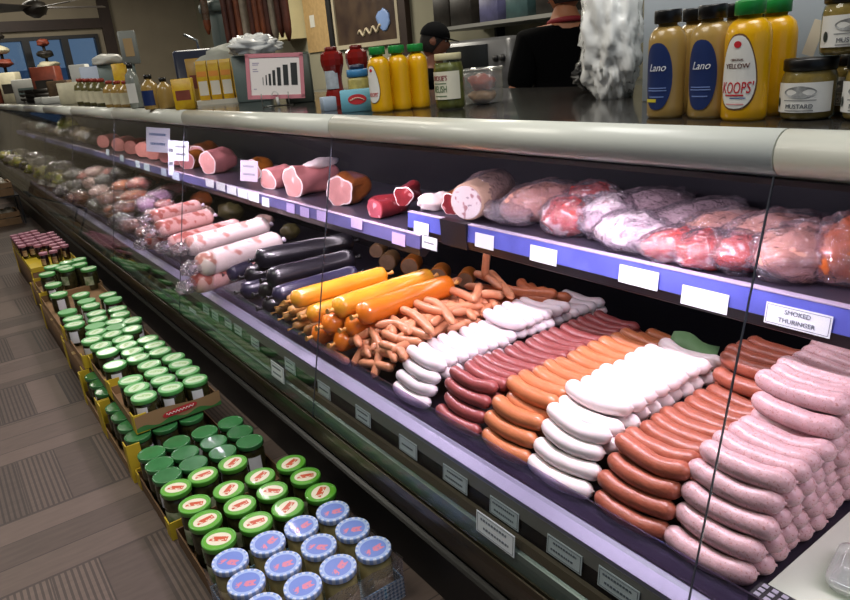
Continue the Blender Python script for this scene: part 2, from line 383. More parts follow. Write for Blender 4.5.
# bumper, in lengths that meet at the pane joints
joints = [CASE_Y0, .49, 1.74, 3.04, 4.30, 5.55, 6.80, 8.05, 9.30, 10.5, CASE_Y1]
bp = []
for k in range(15):
    a = PI / 2 + PI * k / 14
    bp.append((.952 + .034 * math.cos(a) * (1.0 if math.cos(a) < 0 else 1), 1.1345 + .0325 * math.sin(a)))
bp += [(.954, 1.102), (.954, 1.167)]
for a, b in zip(joints[:-1], joints[1:]):
    MB().prism(bp, a + .0012, b - .0012).build('bumper_rail', white_steel, case, smooth=False)
for o in kids(case):
    if o.name.startswith('bumper_rail'):
        for p in o.data.polygons:
            p.use_smooth = len(p.vertices) == 4
cprism('bumper_shade_strip', [(.9335, 1.1015), (.956, 1.1015), (.956, 1.092), (.938, 1.092)], P('black_shade_strip', '0c0c0e', .6))  # black strip added to darken the pink-lit underside of the bumper
# panes
gl = glassy('front_glass', 'f1f4f4', .01, .012)
edge = P('glass_edge', '4a4d55', .2)
for a, b in zip(joints[:-1], joints[1:]):
    z0, z1 = .292, 1.106
    MB().prism([(gx(z0), z0), (gx(z0) + .006, z0), (gx(z1) + .006, z1), (gx(z1), z1)], a + .0013, b - .0013).build('glass_pane', gl, case, smooth=False)
    if a > CASE_Y0:
        MB().prism([(gx(z0) - .0002, z0), (gx(z0) + .0028, z0), (gx(z1) + .0028, z1), (gx(z1) - .0002, z1)], a - .0011, a + .0011).build('glass_joint', edge, case, smooth=False)
# lamps under the top
tube_m = emit('case_lamp', 'ffe9f4', 9.0)
def area(name, loc, sx, sy, power, col, rot):
    d = bpy.data.lights.new(name, 'AREA'); d.shape = 'RECTANGLE'; d.size = sx; d.size_y = sy; d.energy = power; d.color = col
    o = bpy.data.objects.new(name, d); C.objects.link(o); o.location = loc; o.rotation_euler = rot; return o
MB().box(.9565, .9605, CASE_Y0, CASE_Y1, 1.094, 1.1235).build('added_lamp_shield', P('dark_soffit', '141418', .5), case)  # unseen strip added to keep lamp light off the bumper
for i, yc in enumerate((-.05, .93, 1.93, 2.93, 3.95, 5.0, 6.1, 7.3, 8.6, 10.0, 11.2)):
    hl = .31
    lm = MB(); lm.tube([(.985, yc - hl, 1.109), (.985, yc + hl, 1.109)], .007, 10); lm.build('lamp_tube', tube_m, case)
    lh = MB(); lh.box(.969, 1.001, yc - hl - .02, yc + hl + .02, 1.117, 1.1235); lh.build('lamp_batten', P('lamp_white', 'c9c9cc', .4), case)
    area('case_light', (.985, yc, 1.100), .02, hl * 2, (5, 9.5, 9.5, 9.5, 8.5, 6, 4.5, 4.5, 4.5, 4.5, 4)[i], (1.0, .80, .95) if i < 5 else (1, .92, .78), (0, math.radians(-6), 0))
# shelves
tagp = P('ticket_paper', 'dfe8ec', .5)
tagl = P('ticket_lilac', 'b9a9d8', .5)
ink = P('printed_ink', '6d7680', .6)
red_ink = P('red_ink', 'b5303a', .6)
blue_strip = P('blue_strip', '5a62b8', .35, vary=.12, vscale=14)
blue_strip_far = P('violet_strip', '5d5c8e', .35, vary=.12, vscale=14)
shelf_dark = P('black_lip', '0e0e14', .4)
shelf_top = P('lilac_grey_shelf', '45414f', .35, metal=.3)
def shelf(name, x, zt, y0, y1, strip_mat, hs):
    MB().box(x, 1.64, y0, y1, zt - .016, zt - .004).build('shelf_board', shelf_top, case)
    MB().prism([(x - .004, zt), (x + .008, zt), (x + .008, zt - hs), (x - .010, zt - hs)], y0, y1).build('price_strip', strip_mat, case, smooth=False)
    MB().prism([(x - .006, zt + .003), (x + .010, zt + .003), (x + .010, zt), (x - .006, zt)], y0, y1).build('strip_top_edge', P('bright_edge', 'd9cfe8', .25, metal=.3), case, smooth=False)
    MB().prism([(x - .012, zt - hs), (x + .03, zt - hs), (x + .03, zt - hs - .012), (x + .006, zt - hs - .030), (x - .010, zt - hs - .022)], y0, y1).build('shelf_lip', shelf_dark, case, smooth=False)
SX, SZ = 1.20, .838
FX, FZ = 1.17, .7805
shelf('near', SX, SZ, CASE_Y0 + .02, .435, blue_strip, .047)
shelf('near', SX, SZ, .44, 1.80, blue_strip, .047)
shelf('far', FX, FZ, 1.70, 3.04, blue_strip_far, .040)
shelf('far', FX, FZ, 3.045, 5.55, blue_strip_far, .040)
shelf('far', FX, FZ, 5.555, 11.6, blue_strip_far, .040)
for (sx_, zz_, y0_, y1_) in ((SX, SZ, CASE_Y0 + .1, .40), (SX, SZ, .48, 1.75), (FX, FZ, 1.75, 3.0), (FX, FZ, 3.1, 4.3)):  # fill strips added under the shelves to brighten the back of the deck
    MB().box(sx_ + .10, sx_ + .125, y0_, y1_, zz_ - .026, zz_ - .0165).build('under_shelf_fill_strip', P('lamp_white', 'c9c9cc', .4), case)
    area('under_shelf_fill', (sx_ + .112, (y0_ + y1_) / 2, zz_ - .0275), .02, y1_ - y0_ - .04, 1.3 * (y1_ - y0_), (1, .82, .93), (0, 0, 0))
MB().box(SX - .014, SX + .012, 1.50, 1.62, SZ - .072, SZ + .004).build('shelf_end_cap', P('black_plastic_cap', '17161c', .4), case)
# counter top
ctop = tag(MB().box(.955, 1.74, CASE_Y0 - .05, CASE_Y1 + .05, 1.137, 1.167).build('countertop', P('dark_counter', '2d2b29', .16, vary=.25, vscale=5, coat=.3)), 'dark polished worktop running along the top of the deli case', 'worktop')
CT = 1.167
# tickets ------------------------------------------------------------
def lines_mb(w, h, seed, n=2):
    rnd = random.Random(seed); mb = MB()
    for k in range(n):
        z = h * (.22 - .38 * k) if n > 1 else 0
        x = -w * (.30 + .1 * rnd.random()); e = w * (.26 + .1 * rnd.random())
        while x < e:
            l = w * (.035 + .03 * rnd.random()); mb.box(x, min(x + l, e), -.0008, 0, z - h * .05, z + h * .05); x += l + w * .022
    return mb
def ticket(c, nrm, w, h, label, seed, paper=tagp, group='price tickets', n=2, border=True, name='price_ticket', words=None):
    """flat ticket at c facing nrm, long side along the counter (y)"""
    t = thing(name, label, 'price ticket', c, group=group)
    z = Vector((0, 0, 1)); n_ = Vector(nrm).normalized(); x = z.cross(n_).normalized(); up = n_.cross(x)
    t.rotation_euler = Matrix((x, -n_, up)).transposed().to_euler()
    MB().box(-w / 2, w / 2, 0, .0012, -h / 2, h / 2).build('card', paper, t)
    if border:
        q = .0018; i = h * .07; b = MB()
        b.box(-w / 2 + i, w / 2 - i, -.0006, 0, h / 2 - i - q * .5, h / 2 - i); b.box(-w / 2 + i, w / 2 - i, -.0006, 0, -h / 2 + i, -h / 2 + i + q * .5)
        b.box(-w / 2 + i, -w / 2 + i + q * .5, -.0006, 0, -h / 2 + i, h / 2 - i); b.box(w / 2 - i - q * .5, w / 2 - i, -.0006, 0, -h / 2 + i, h / 2 - i)
        b.build('border', ink, t)
    if words:
        for k, s in enumerate(words):
            text_mesh('lettering', s, h * .30, .0003, ink, t, (0, -.0006, h * (.2 - .40 * k)), (PI / 2, 0, 0))
    elif n: lines_mb(w, h, seed, n).build('lettering', ink, t)
    return t
rail_n = Vector((-1, 0, .10))
rt = [(618, 588), (564, 554), (504, 513), (455, 479), (408, 447), (363, 416), (324, 390), (290, 366), (255, 343), (238, 330), (228, 323), (215, 316), (206, 310)]
rl_names = ['nearest the right edge', 'below the red-orange sausages', 'above the larger doubled card', 'below the orange sausages', 'below the dark red sausages', 'below the front white sausages',
            'below the draped wieners', 'left of the wieners by the glass joint', 'below the yellow sausage logs', 'first of four below the black logs', 'second of four below the black logs', 'third of four below the black logs', 'last of four below the black logs']
for i, ((px, py), nm) in enumerate(zip(rt, rl_names)):
    p = atx(px, py, .7802)
    w, h = (.088, .041) if i < 4 else (.078, .042) if i < 8 else (.072, .036)
    ticket((.7795 - (.012 if i == 0 else 0) * 0, p.y, p.z), rail_n, w, h, 'small white ticket on the front rail, ' + nm, i, n=2 if i not in (4, 6) else 1, group='price tickets on the front rail')
p = atx(495, 533, .7525); ticket((.7515, p.y, p.z), rail_n, .118, .050, 'larger white price card doubled below another ticket on the front rail', 77, n=2, group='price tickets on the front rail')
p = atx(277, 372, .7525); ticket((.7535, p.y, p.z), rail_n, .098, .055, 'larger white card hung low on the rail left of the glass joint', 78, n=3 if False else 2, group='price tickets on the front rail')
p = atx(192, 316, .7525); ticket((.7565, p.y, p.z), rail_n, .09, .06, 'white card hung low on the rail below the marbled logs', 79, n=2, group='price tickets on the front rail')
for i, (px, py) in enumerate([(122, 262), (103, 249), (82, 232), (62, 217), (43, 203), (35, 192)]):
    p = atx(px, py, .7802)
    ticket((.7795, p.y, p.z), rail_n, .06, .075, 'tall pale ticket on the far front rail, %s from the row of four' % ORD[i], 90 + i, paper=P('dull_ticket', 'b9c2ae', .5), n=0, border=False, group='price tickets on the front rail')
# shelf tickets
sn = Vector((-1, 0, .13))
st = [(798, 319, .118, .040, 'rightmost, lettered for smoked sausage', ['SMOKED', 'THURINGER']), (705, 299, .103, .040, 'just right of the glass joint below red packs' if False else 'beside the glass joint below the red packs', None), (639, 277, .103, .040, 'below the white flecked pack', None),
      (544, 255, .092, .040, 'below the brownish wrapped hock', None), (485, 241, .078, .040, 'below the white meat roll', None), (422, 228, .078, .036, 'at the left end of the near shelf', None)]
for i, (px, py, w, h, nm, wd) in enumerate(st):
    p = atx(px, py, SX - .009)
    ticket((SX - .0125, p.y, p.z), sn, w, h, 'white ticket on the blue shelf strip, ' + nm, 200 + i, n=0 if i not in (0,) else 2, border=i == 0, words=wd, group='price tickets on the shelf strip')
ft = [(430, 243, tagp, 'red and white, tucked under the near shelf end'), (399, 239, tagl, 'lilac, below the dark red block'), (357, 223, tagl, 'lilac, below the ham end'), (322, 216, tagl, 'lilac, below the big pink ham'), (305, 212, tagl, 'lilac, left of the big pink ham'),
      (291, 208, tagl, 'lilac, second left of the big pink ham'), (266, 202, tagp, 'white, right of the long white cards')]
for i, (px, py, pm, nm) in enumerate(ft):
    p = atx(px, py, FX - .009)
    ticket((FX - .0115, p.y, p.z), sn, .075, .038, 'small ticket on the far shelf strip, ' + nm, 300 + i, paper=pm, n=1 if i == 0 else 0, border=False, group='price tickets on the shelf strip')
for i, (px, py) in enumerate([(254, 197), (243, 193.5), (232, 190), (221, 186.5), (210, 183)]):
    p = atx(px, py, FX - .009)
    ticket((FX - .0115, p.y, p.z), sn, .12, .040, 'white card on the far shelf strip, %s from the right of its run' % ORD[i], 320 + i, n=0, border=False, group='price tickets on the shelf strip')
for i, (px, py, w) in enumerate([(176, 176, .13), (164, 172, .10), (147, 167, .13), (138, 164, .10), (122, 158, .10), (108, 152, .10)]):
    p = atx(px, py, FX - .009)
    ticket((FX - .0115, p.y, p.z), sn, w, .045, 'bluish white card on the farthest shelf strip, %s from the right' % ORD[i], 340 + i, paper=P('bluish_card', 'cfe0f4', .4), n=0, border=False, group='price tickets on the shelf strip')
# ================================================================ sausages
DK = .445                                   # deck top
def sausage_mesh(name, L, r, mat, bend=.012, lift=.004, seed=0, n=22, seg=14, knob=True):
    taper = r * 1.05 / (L / 2)
    rnd = random.Random(seed); pts = []; rad = []
    for i in range(n + 1):
        s = math.sin(PI / 2 * (-1 + 2 * i / n)); s *= .999
        y = s * L / 2; x = bend * (s * s - .35) + .0012 * math.sin(5 * s + seed); z = lift * (s * s - .3) + .0008 * math.sin(4 * s + 2 * seed)
        e = 1 - abs(s); q = math.sqrt(max(0, 1 - (1 - min(1, e / taper)) ** 2)) if e < taper else 1
        pts.append((x, y, z)); rad.append(max(r * q * (1 + .03 * math.sin(7 * s + seed)), r * .13))
    if knob:
        a, b = Vector(pts[0]), Vector(pts[1]); d = (a - b).normalized(); pts.insert(0, a + d * r * .14); rad.insert(0, r * .09)
        a, b = Vector(pts[-1]), Vector(pts[-2]); d = (a - b).normalized(); pts.append(a + d * r * .14); rad.append(r * .09)
    return MB().tube(pts, rad, seg).mesh(name, mat)
def stack(kind, label, yc, L, r, layers, x0, x1, mat, tiers=(), bend=.012, lift=.004, px=2.06, full=False, jit=.005, vert=1.72):
    """sausages lying along the counter, heaped from the glass to the back. tiers: (x from, x to, extra layers)"""
    meshes = [sausage_mesh(kind, L * q, r, mat, bend * e, lift, sd) for q, e, sd in ((1, 1, 0), (.96, 1.25, 1), (1.02, .8, 2), (.98, 1.1, 3))]
    rnd = random.Random(hash(kind) % 1000 if False else len(label) * 7 + layers); pitch = r * px
    top = {}
    for k in range(layers + max([t[2] for t in tiers], default=0)):
        lo, hi = (x0 + k * pitch * .5, x1 - (k % 2) * pitch * .5) if k < layers else (None, None)
        if k >= layers:
            for tx0, tx1, ex in tiers:
                if k - layers < ex: lo, hi = tx0 + (k - layers) * pitch * .5, tx1 - (k - layers) * pitch * .5
            if lo is None: continue
        n = int((hi - lo) / pitch + 1e-6) + 1
        istop_layer = k == layers - 1
        for j in range(n):
            x = lo + j * pitch
            front = j == 0
            intier = any(tx0 - .02 <= x <= tx1 + .02 for tx0, tx1, ex in tiers)
            ontop = (istop_layer and not intier) or k >= layers
            if not (front or ontop or full or (k == layers - 2 and not intier) or (k == layers - 1 and intier)): continue
            z = DK + r + k * r * vert + rnd.uniform(-.0012, .0012)
            o = ob(kind, rnd.choice(meshes), None, (x + rnd.uniform(-.002, .002), yc + rnd.uniform(-jit, jit), z), (rnd.uniform(-.02, .02), rnd.uniform(-.25, .1), rnd.uniform(-.05, .05)))
            if front and k < layers: lb = '%s, %s from the bottom, front face' % (label, ORD[k])
            elif k >= layers: lb = '%s, raised %s tier, %s back from the glass' % (label, 'upper' if k > layers else 'first', ORD[min(j, 19)])
            elif ontop: lb = '%s, top layer, %s back from the glass' % (label, ORD[min(j, 19)])
            elif full: lb = '%s, end showing in layer %d of the heap, %s back' % (label, k + 1, ORD[min(j, 19)])
            else: lb = '%s, tucked under the top layer of its heap' % label
            tag(o, lb, 'sausage', 'heap of ' + label + 's')
brat = P('bratwurst_skin', 'bf9c9e', .33, vary=.10, vscale=60, bump=.12, bscale=160, sss=.12, spots=('a57672', 240, .62), rnd=.06)
redor = P('red_orange_skin', '9a5540', .33, vary=.10, vscale=60, bump=.12, bscale=160, sss=.08, spots=('86361f', 240, .66), rnd=.08)
whitw = P('white_skin', 'e8dcda', .30, vary=.03, vscale=40, bump=.06, bscale=120, sss=.12, rnd=.04)
orang = P('orange_skin', 'b87048', .28, vary=.08, vscale=40, bump=.05, bscale=120, sss=.08, rnd=.08)
dred = P('dark_red_skin', '8a4442', .30, vary=.10, vscale=50, bump=.08, bscale=140, sss=.08, spots=('7a2a24', 220, .66), rnd=.08)
whit2 = P('white_skin_cool', 'e6dadd', .30, vary=.03, vscale=40, bump=.06, bscale=120, sss=.12, rnd=.04)
stack('pink_bratwurst', 'thick pink speckled bratwurst', .53, .168, .0203, 5, .897, 1.52, brat, [(1.14, 1.46, 2)], bend=.016, lift=.006, full=True)
stack('red_sausage', 'red-orange coarse sausage', .69, .166, .0183, 4, .888, 1.50, redor, [(1.27, 1.43, 2)], bend=.016, lift=.006, vert=1.8)
stack('white_sausage', 'smooth white sausage beside the red-orange ones', .862, .168, .0187, 4, .882, 1.36, whitw, [(1.0, 1.33, 1)], bend=.018, lift=.006, vert=1.78)
stack('orange_sausage', 'smooth orange sausage', 1.02, .160, .0192, 3, .880, 1.48, orang, [(.965, 1.40, 1)], bend=.014, lift=.005, vert=1.78)
stack('dark_red_sausage', 'dark red sausage', 1.185, .160, .0168, 4, .878, 1.50, dred, [], bend=.014, lift=.005, vert=1.78)
stack('slim_white_sausage', 'slim white sausage beside the wieners', 1.375, .160, .0172, 4, .872, 1.56, whit2, [(1.20, 1.40, 1)], bend=.012, lift=.005, vert=1.72)
# green divider sheet standing behind the white row
ps = [atx(663, 353, 1.40), atx(674, 331, 1.43), atx(720, 345, 1.44), atx(716, 358, 1.38)]
gm = MB(); n = 10; vs = []
for i in range(n + 1):
    t = i / n; w = .010 * math.sin(t * 2 * PI)
    for q in (0, 1):
        p = (ps[0].lerp(ps[3], t) if q == 0 else ps[1].lerp(ps[2], t)); vs.append(p + Vector((w, 0, .004 * math.sin(t * 5))))
gm.add(vs, [(2 * i, 2 * i + 2, 2 * i + 3, 2 * i + 1) for i in range(n)])
g = gm.build('divider_sheet', P('green_sheet', '6f9a66', .6)); sd = g.modifiers.new('thickness', 'SOLIDIFY'); sd.thickness = .0012
tag(g, 'green paper divider sheet standing behind the white sausages', 'divider sheet')
# brown bent sausages behind the wieners
brn = P('brown_orange_skin', 'a85f3c', .35, vary=.12, vscale=50, bump=.08, rnd=.1)
bm = [sausage_mesh('smoked_sausage', .17, .017, brn, .035, .006, s) for s in (0, 1)]
for i, (px, py, rz, dz) in enumerate([(516, 300, .5, 0), (527, 297, .1, .012), (540, 300, -.2, 0), (520, 291, .35, .03), (533, 290, -.1, .03), (545, 294, .0, .01)]):
    p = atz(px, py, .575 + dz)
    tag(ob('smoked_sausage', bm[i % 2], None, p, (0, 0, rz)), 'curved brown-orange sausage behind the wieners, %s in its bunch from the left' % ORD[i], 'sausage', 'brown sausages behind the wieners')
# ---------------------------------------------------------------- wieners
wie = P('wiener_skin', 'd08c66', .30, vary=.08, vscale=50, bump=.05, rnd=.10)
def smooth_path(pts, n=14):
    out = []; m = len(pts)
    for i in range(n + 1):
        t = i / n * (m - 1); k = min(int(t), m - 2); f = t - k
        p0, p1, p2, p3 = pts[max(k - 1, 0)], pts[k], pts[k + 1], pts[min(k + 2, m - 1)]
        out.append(.5 * ((2 * p1) + (p2 - p0) * f + (2 * p0 - 5 * p1 + 4 * p2 - p3) * f * f + (3 * p1 - p0 - 3 * p2 + p3) * f ** 3))
    return out
def wiener_from(pts, r, label):
    q = smooth_path(pts); c = sum(q, Vector()) / len(q); n = len(q)
    rad = [r * (1 if 1 < i < n - 2 else .86 if 0 < i < n - 1 else .45) for i in range(n)]
    e0 = q[0] + (q[0] - q[1]).normalized() * r * .4; e1 = q[-1] + (q[-1] - q[-2]).normalized() * r * .4
    q = [e0] + q + [e1]; rad = [r * .15] + rad + [r * .15]
    tag(MB().tube([p - c for p in q], rad, 10).build('wiener', wie, None, c), label, 'wiener', 'loose heap of wieners')
def K1(x, y): return 290 + x / 4.288, 260 + y / 4.288
def K2(x, y): return 400 + x / 6.667, 210 + y / 6.667
TOP = (.596, 0.); FR = (-.77, 1.42)
wl = [(K1, TOP, [(470, 155), (540, 185), (600, 210), (670, 225)], 'lying across the top beside the yellow logs'),
      (K1, TOP, [(562, 152), (650, 112), (732, 84)], 'long one along the back edge of the heap'),
      (K1, TOP, [(575, 172), (640, 192), (700, 272)], 'bending down toward the white sausages'),
      (K1, TOP, [(478, 210), (545, 242), (612, 312)], 'pointing down toward the white sausages from the orange log'),
      (K1, (.575, .0), [(372, 280), (450, 272), (520, 300), (602, 332)], 'arched one over the middle of the front'),
      (K1, (.556, .0), [(398, 308), (470, 342), (570, 352)], 'under the arched one in the middle'),
      (K1, FR, [(345, 292), (385, 372), (375, 450), (345, 535)], 'hanging over the front, rightmost and longest'),
      (K1, FR, [(345, 300), (320, 322), (230, 362), (160, 425)], 'draped down the front to the left'),
      (K1, FR, [(338, 345), (300, 402), (260, 488)], 'draped down the front between two others'),
      (K1, FR, [(80, 368), (150, 382), (205, 430), (238, 472)], 'lowest at the left by the glass joint'),
      (K1, (.545, .0), [(385, 358), (470, 388), (492, 422)], 'curling beside the first white sausage'),
      (K1, (.53, .0), [(392, 385), (430, 395), (452, 430)], 'short end showing beside the white sausages'),
      (K1, FR, [(300, 440), (380, 450), (440, 465)], 'lying low behind the hanging one'),
      (K1, FR, [(310, 400), (370, 392), (440, 405)], 'lying behind the hanging one at mid height'),
      (K2, (.64, .0), [(566, 308), (563, 350), (560, 402)], 'standing upright at the back'),
      (K2, (.615, .0), [(500, 420), (600, 460), (672, 522)], 'arched at the back over others'),
      (K2, (.61, .0), [(600, 410), (680, 500), (748, 582)], 'at the back right corner sloping down'),
      (K2, (.605, .0), [(530, 500), (512, 560), (490, 600)], 'short one pointing forward at the back'),
      (K2, (.60, .0), [(540, 560), (615, 560), (690, 572)], 'lying flat near the back right'),
      (K2, (.598, .0), [(330, 530), (420, 560), (500, 600)], 'in the middle of the back heap')]
for fn, (a, b), pts, lb in wl:
    q = [atp(*fn(*p), a, b) for p in pts]
    q = [Vector((max(p.x, .864), p.y, max(p.z, DK + .014))) for p in q]
    if lb.startswith('standing'):
        base = q[-1]; q = [base + Vector((.02, 0, .075)), base + Vector((.012, 0, .035)), base + Vector((0, 0, -.03))]
    wiener_from(q, .0130, 'wiener ' + lb)
rnd = random.Random(3)
for i in range(150):
    x = rnd.uniform(.90, 1.40); y = rnd.uniform(1.50, 1.72 if x < 1.2 else 1.66)
    ztop = .584 if x > .96 else .584 - (.96 - x) * 1.25
    z = ztop - rnd.uniform(.0, .035) if i < 60 else ztop - .05
    a = rnd.gauss(PI / 2 if rnd.random() < .5 else .4, .5); L = .068; cv = rnd.uniform(-.02, .02)
    d = Vector((math.cos(a), math.sin(a), rnd.uniform(-.15, .15))) * L; nn = Vector((-math.sin(a), math.cos(a), 0)) * cv
    c = Vector((x, y, z)); pts = [c - d, c + nn, c + d]
    if any(p.y < 1.475 or p.y > 1.76 or p.x < .875 for p in pts): continue
    wiener_from(pts, .0125, 'wiener lying in the body of the loose heap, between the draped ones and the back')
# ---------------------------------------------------------------- logs
def log(name, p0, p1, r, mats, label, cat='sausage log', group=None, bulge=.0, knot=True, seg=16, capflat=False):
    """plump casing log with gathered ends; clips as parts"""
    p0, p1 = Vector(p0), Vector(p1); Ln = (p1 - p0).length; d = (p1 - p0).normalized(); c = (p0 + p1) / 2
    t = thing(name, label, cat, c, group=group); t.rotation_euler = frame_from(p0, p1).to_euler()
    n = 18; pts = []; rad = []
    for i in range(n + 1):
        s = -1 + 2 * i / n; s = math.copysign(abs(s) ** .75, s); e = (1 - abs(s)) * Ln / 2
        q = math.sqrt(max(.02, 1 - (1 - min(1, e / (r * .8))) ** 2)); pts.append((0, s * Ln / 2, bulge * (1 - s * s))); rad.append(r * q * (1 + .015 * math.sin(9 * s)))
    MB().tube(pts, rad, seg).build('casing', mats[0], t)
    if knot:
        for sg in (-1, 1):
            k = MB(); y = sg * Ln / 2
            k.tube([(0, y - sg * .004, 0), (0, y + sg * .006, 0), (0.002, y + sg * .010, 0), (.003, y + sg * .022, .002)], [r * .22, r * .13, r * .14, r * .26], 8); k.build('gathered_end', mats[1], t)
    return t
yel = P('yellow_casing', 'dc9a2c', .26, vary=.10, vscale=9, coat=.3, sss=.1)
orc = P('orange_casing', 'd9761f', .26, vary=.10, vscale=9, coat=.3, sss=.1)
tanc = P('tan_casing', 'b98a4e', .4, vary=.15, vscale=20)
tie = P('casing_end', 'c9914a', .5)
yl = [((290, 301), (387, 274), .60, .026, yel, 'yellow sausage log, leftmost of the top layer'),
      ((333, 310), (432, 277), .60, .030, yel, 'yellow sausage log with an orange front end, middle of the top layer'),
      ((357, 316), (452, 284), .60, .030, orc, 'orange sausage log beside the wieners, right of the top layer'),
      ((322, 327), (424, 292), .548, .029, orc, 'orange sausage log in the second layer, left'),
      ((345, 329), (445, 296), .548, .029, orc, 'orange sausage log in the second layer, right'),
      ((306, 316), (404, 288), .552, .026, yel, 'yellow sausage log in the second layer, below the leftmost'),
      ((334, 344), (432, 308), .500, .028, orc, 'orange sausage log in the bottom layer, right'),
      ((312, 337), (410, 303), .500, .028, orc, 'orange sausage log in the bottom layer, middle')]
for a, b, z, r, m_, lb in yl:
    log('sausage_log', atz(*a, z + .004), atz(*b, z + .004), r * 1.2, (m_, tie), lb, group='yellow and orange sausage logs')
for i, (px, py, z) in enumerate([(287, 301, .565), (280, 306, .54), (288, 312, .535), (297, 318, .515), (283, 318, .50), (293, 328, .485), (304, 332, .48), (276, 312, .50)]):
    p = atz(px, py, z); q = p + Vector((.22, .04, 0))
    log('tan_sausage', p, q, .017, (tanc, tie), 'tan sausage end below the yellow logs, %s from the top of its group' % ORD[i], group='tan sausages under the yellow logs')
blkc = P('black_casing', '1c1a20', .30, vary=.2, vscale=8, coat=.25)
blke = P('black_end', '121116', .4)
pur = P('purple_casing', '2b2840', .3, vary=.2, vscale=8, coat=.25)
bl = [((254, 260), (354, 241), .60, .034, blkc, 'black sausage log, topmost and farthest left'), ((266, 280), (355, 258), .585, .034, blkc, 'black sausage log in the middle of the black heap'),
      ((272, 297), (358, 273), .565, .028, pur, 'dark purple-black sausage log at the right of the black heap'), ((244, 277), (330, 259), .530, .033, blkc, 'black sausage log low at the left of the black heap'),
      ((258, 294), (345, 274), .520, .032, blkc, 'black sausage log in the lower layer, middle'), ((240, 292), (325, 272), .485, .030, pur, 'purple sausage log at the bottom left of the black heap'),
      ((262, 308), (345, 286), .485, .030, blkc, 'black sausage log at the bottom right of the black heap'), ((226, 274), (252, 266), .535, .030, pur, 'short purple and white striped sausage beside the black logs')]
for a, b, z, r, m_, lb in bl:
    log('black_sausage_log', atz(*a, z + .006), atz(*b, z + .006), r * 1.2, (m_, blke), lb, group='black sausage logs')
marb = P('marbled_casing', 'f0dcd8', .22, spots=('d2948a', 17, .60), vary=.03, vscale=6, coat=.4)
pinkm = P('pink_marbled', 'e2b0aa', .24, spots=('bb6a60', 22, .56), vary=.06, vscale=9, coat=.4)
crump = glassy('crumpled_film', 'f6f0f6', .14, .15, bump=1., bscale=42, haze=.08, hazecol='efe6f0')
def film(c, size, seed, parent=None, name='plastic_film', amt=.32, rot=None):
    return MB().lump((0, 0, 0), size, seed, amt, 2.6, rot, 32, 20, crease=.10).build(name, crump, parent, c)
ml = [((185, 248), (268, 225), .605, .042, marb, 'white marbled meat log, top left of the pale heap'), ((196, 267), (280, 241), .60, .044, marb, 'white marbled meat log beside the black sausages'),
      ((155, 231), (212, 216), .61, .040, pinkm, 'pink marbled meat log behind the white ones'), ((150, 219), (200, 206), .625, .038, pinkm, 'pink marbled meat log, topmost and farthest of the pale heap'),
      ((168, 246), (240, 226), .545, .042, pinkm, 'pink streaked meat log in the lower layer'), ((192, 285), (262, 262), .53, .040, pinkm, 'pink streaked meat log low by the glass'),
      ((146, 243), (200, 226), .54, .040, pinkm, 'pink streaked meat log low at the far side')]
for i, (a, b, z, r, m_, lb) in enumerate(ml):
    t = log('meat_log', atz(*a, z), atz(*b, z), r * 1.12, (m_, P('film_tie', 'd8c9d8', .3)), lb, group='pale wrapped meat logs')
    film((0, -(atz(*a, z) - atz(*b, z)).length / 2 - .02, 0), (.030, .045, .026), i + 3, t, 'film_end')
# cut liver sausages behind the logs, under the shelf
def cutlog(name, p, r, L, ang, side, face, label, cat='cut sausage', group=None, tilt=0., parent=None, sq=1.0, rough=.0, fatm=None):
    """piece of meat with a clean cut face toward local -y, a fat ring round the cut"""
    t = thing(name, label, cat, p, group=group, rot=(tilt, 0, ang))
    n = 12; seg = 26; sd = len(label) * 1.7; vs = []
    def ring(y, k, a):
        out = []
        for q in range(seg):
            th = 2 * PI * q / seg; d = Vector((math.cos(th), y * 9, math.sin(th))); w = 1 + rough * mnoise.noise(d * 1.3 + Vector((sd, 0, 0))) * 1.6
            zz = math.sin(th) * r * k * w * sq
            out.append((math.cos(th) * r * k * w, y, max(zz, -r * sq * .86)))
        return out
    for i in range(n + 1):
        s_ = i / n; k = 1 if s_ < .62 else math.sqrt(max(.03, 1 - ((s_ - .62) / .38) ** 2)); vs += ring(-L / 2 + L * s_, k, 0)
    mb = MB().add(vs, [(a * seg + q, a * seg + (q + 1) % seg, (a + 1) * seg + (q + 1) % seg, (a + 1) * seg + q) for a in range(n) for q in range(seg)] + [tuple(n * seg + q for q in range(seg))])
    mb.build('rind', side, t)
    vs = ring(-L / 2, 1, 0) + [(x, y - .0015, z) for x, y, z in ring(-L / 2, .90, 0)]
    f = MB().add(vs, [(seg + q, seg + (q + 1) % seg, (q + 1) % seg, q) for q in range(seg)], 1, True).add(vs[seg:], [tuple(range(seg))], 0, True)
    f.build('cut_face', [face, fatm or side], t)
    return t
liver = P('liver_cut', 'a08268', .5, vary=.1, vscale=50); liverskin = P('liver_skin', '8a6a46', .4, vary=.15, vscale=20); orskin = P('orange_rind', 'b86d2a', .35, vary=.15, vscale=14)
for i, (px, py, r, sk) in enumerate([(391, 259, .036, liverskin), (413, 263, .036, orskin), (441, 273, .036, orskin), (380, 248, .030, liverskin), (468, 276, .03, orskin)]):
    p = atx(px, py, 1.44); p.z = max(p.z, DK + r)
    cutlog('cut_sausage', p, r, .10, -.9, sk, liver, 'short cut tan sausage under the shelf, %s' % ['behind the yellow log', 'with orange rind, second from the black logs', 'with grey face beside the wieners', 'half hidden by the black logs', 'orange, at the back of the wieners'][i], group='cut sausages under the shelf')
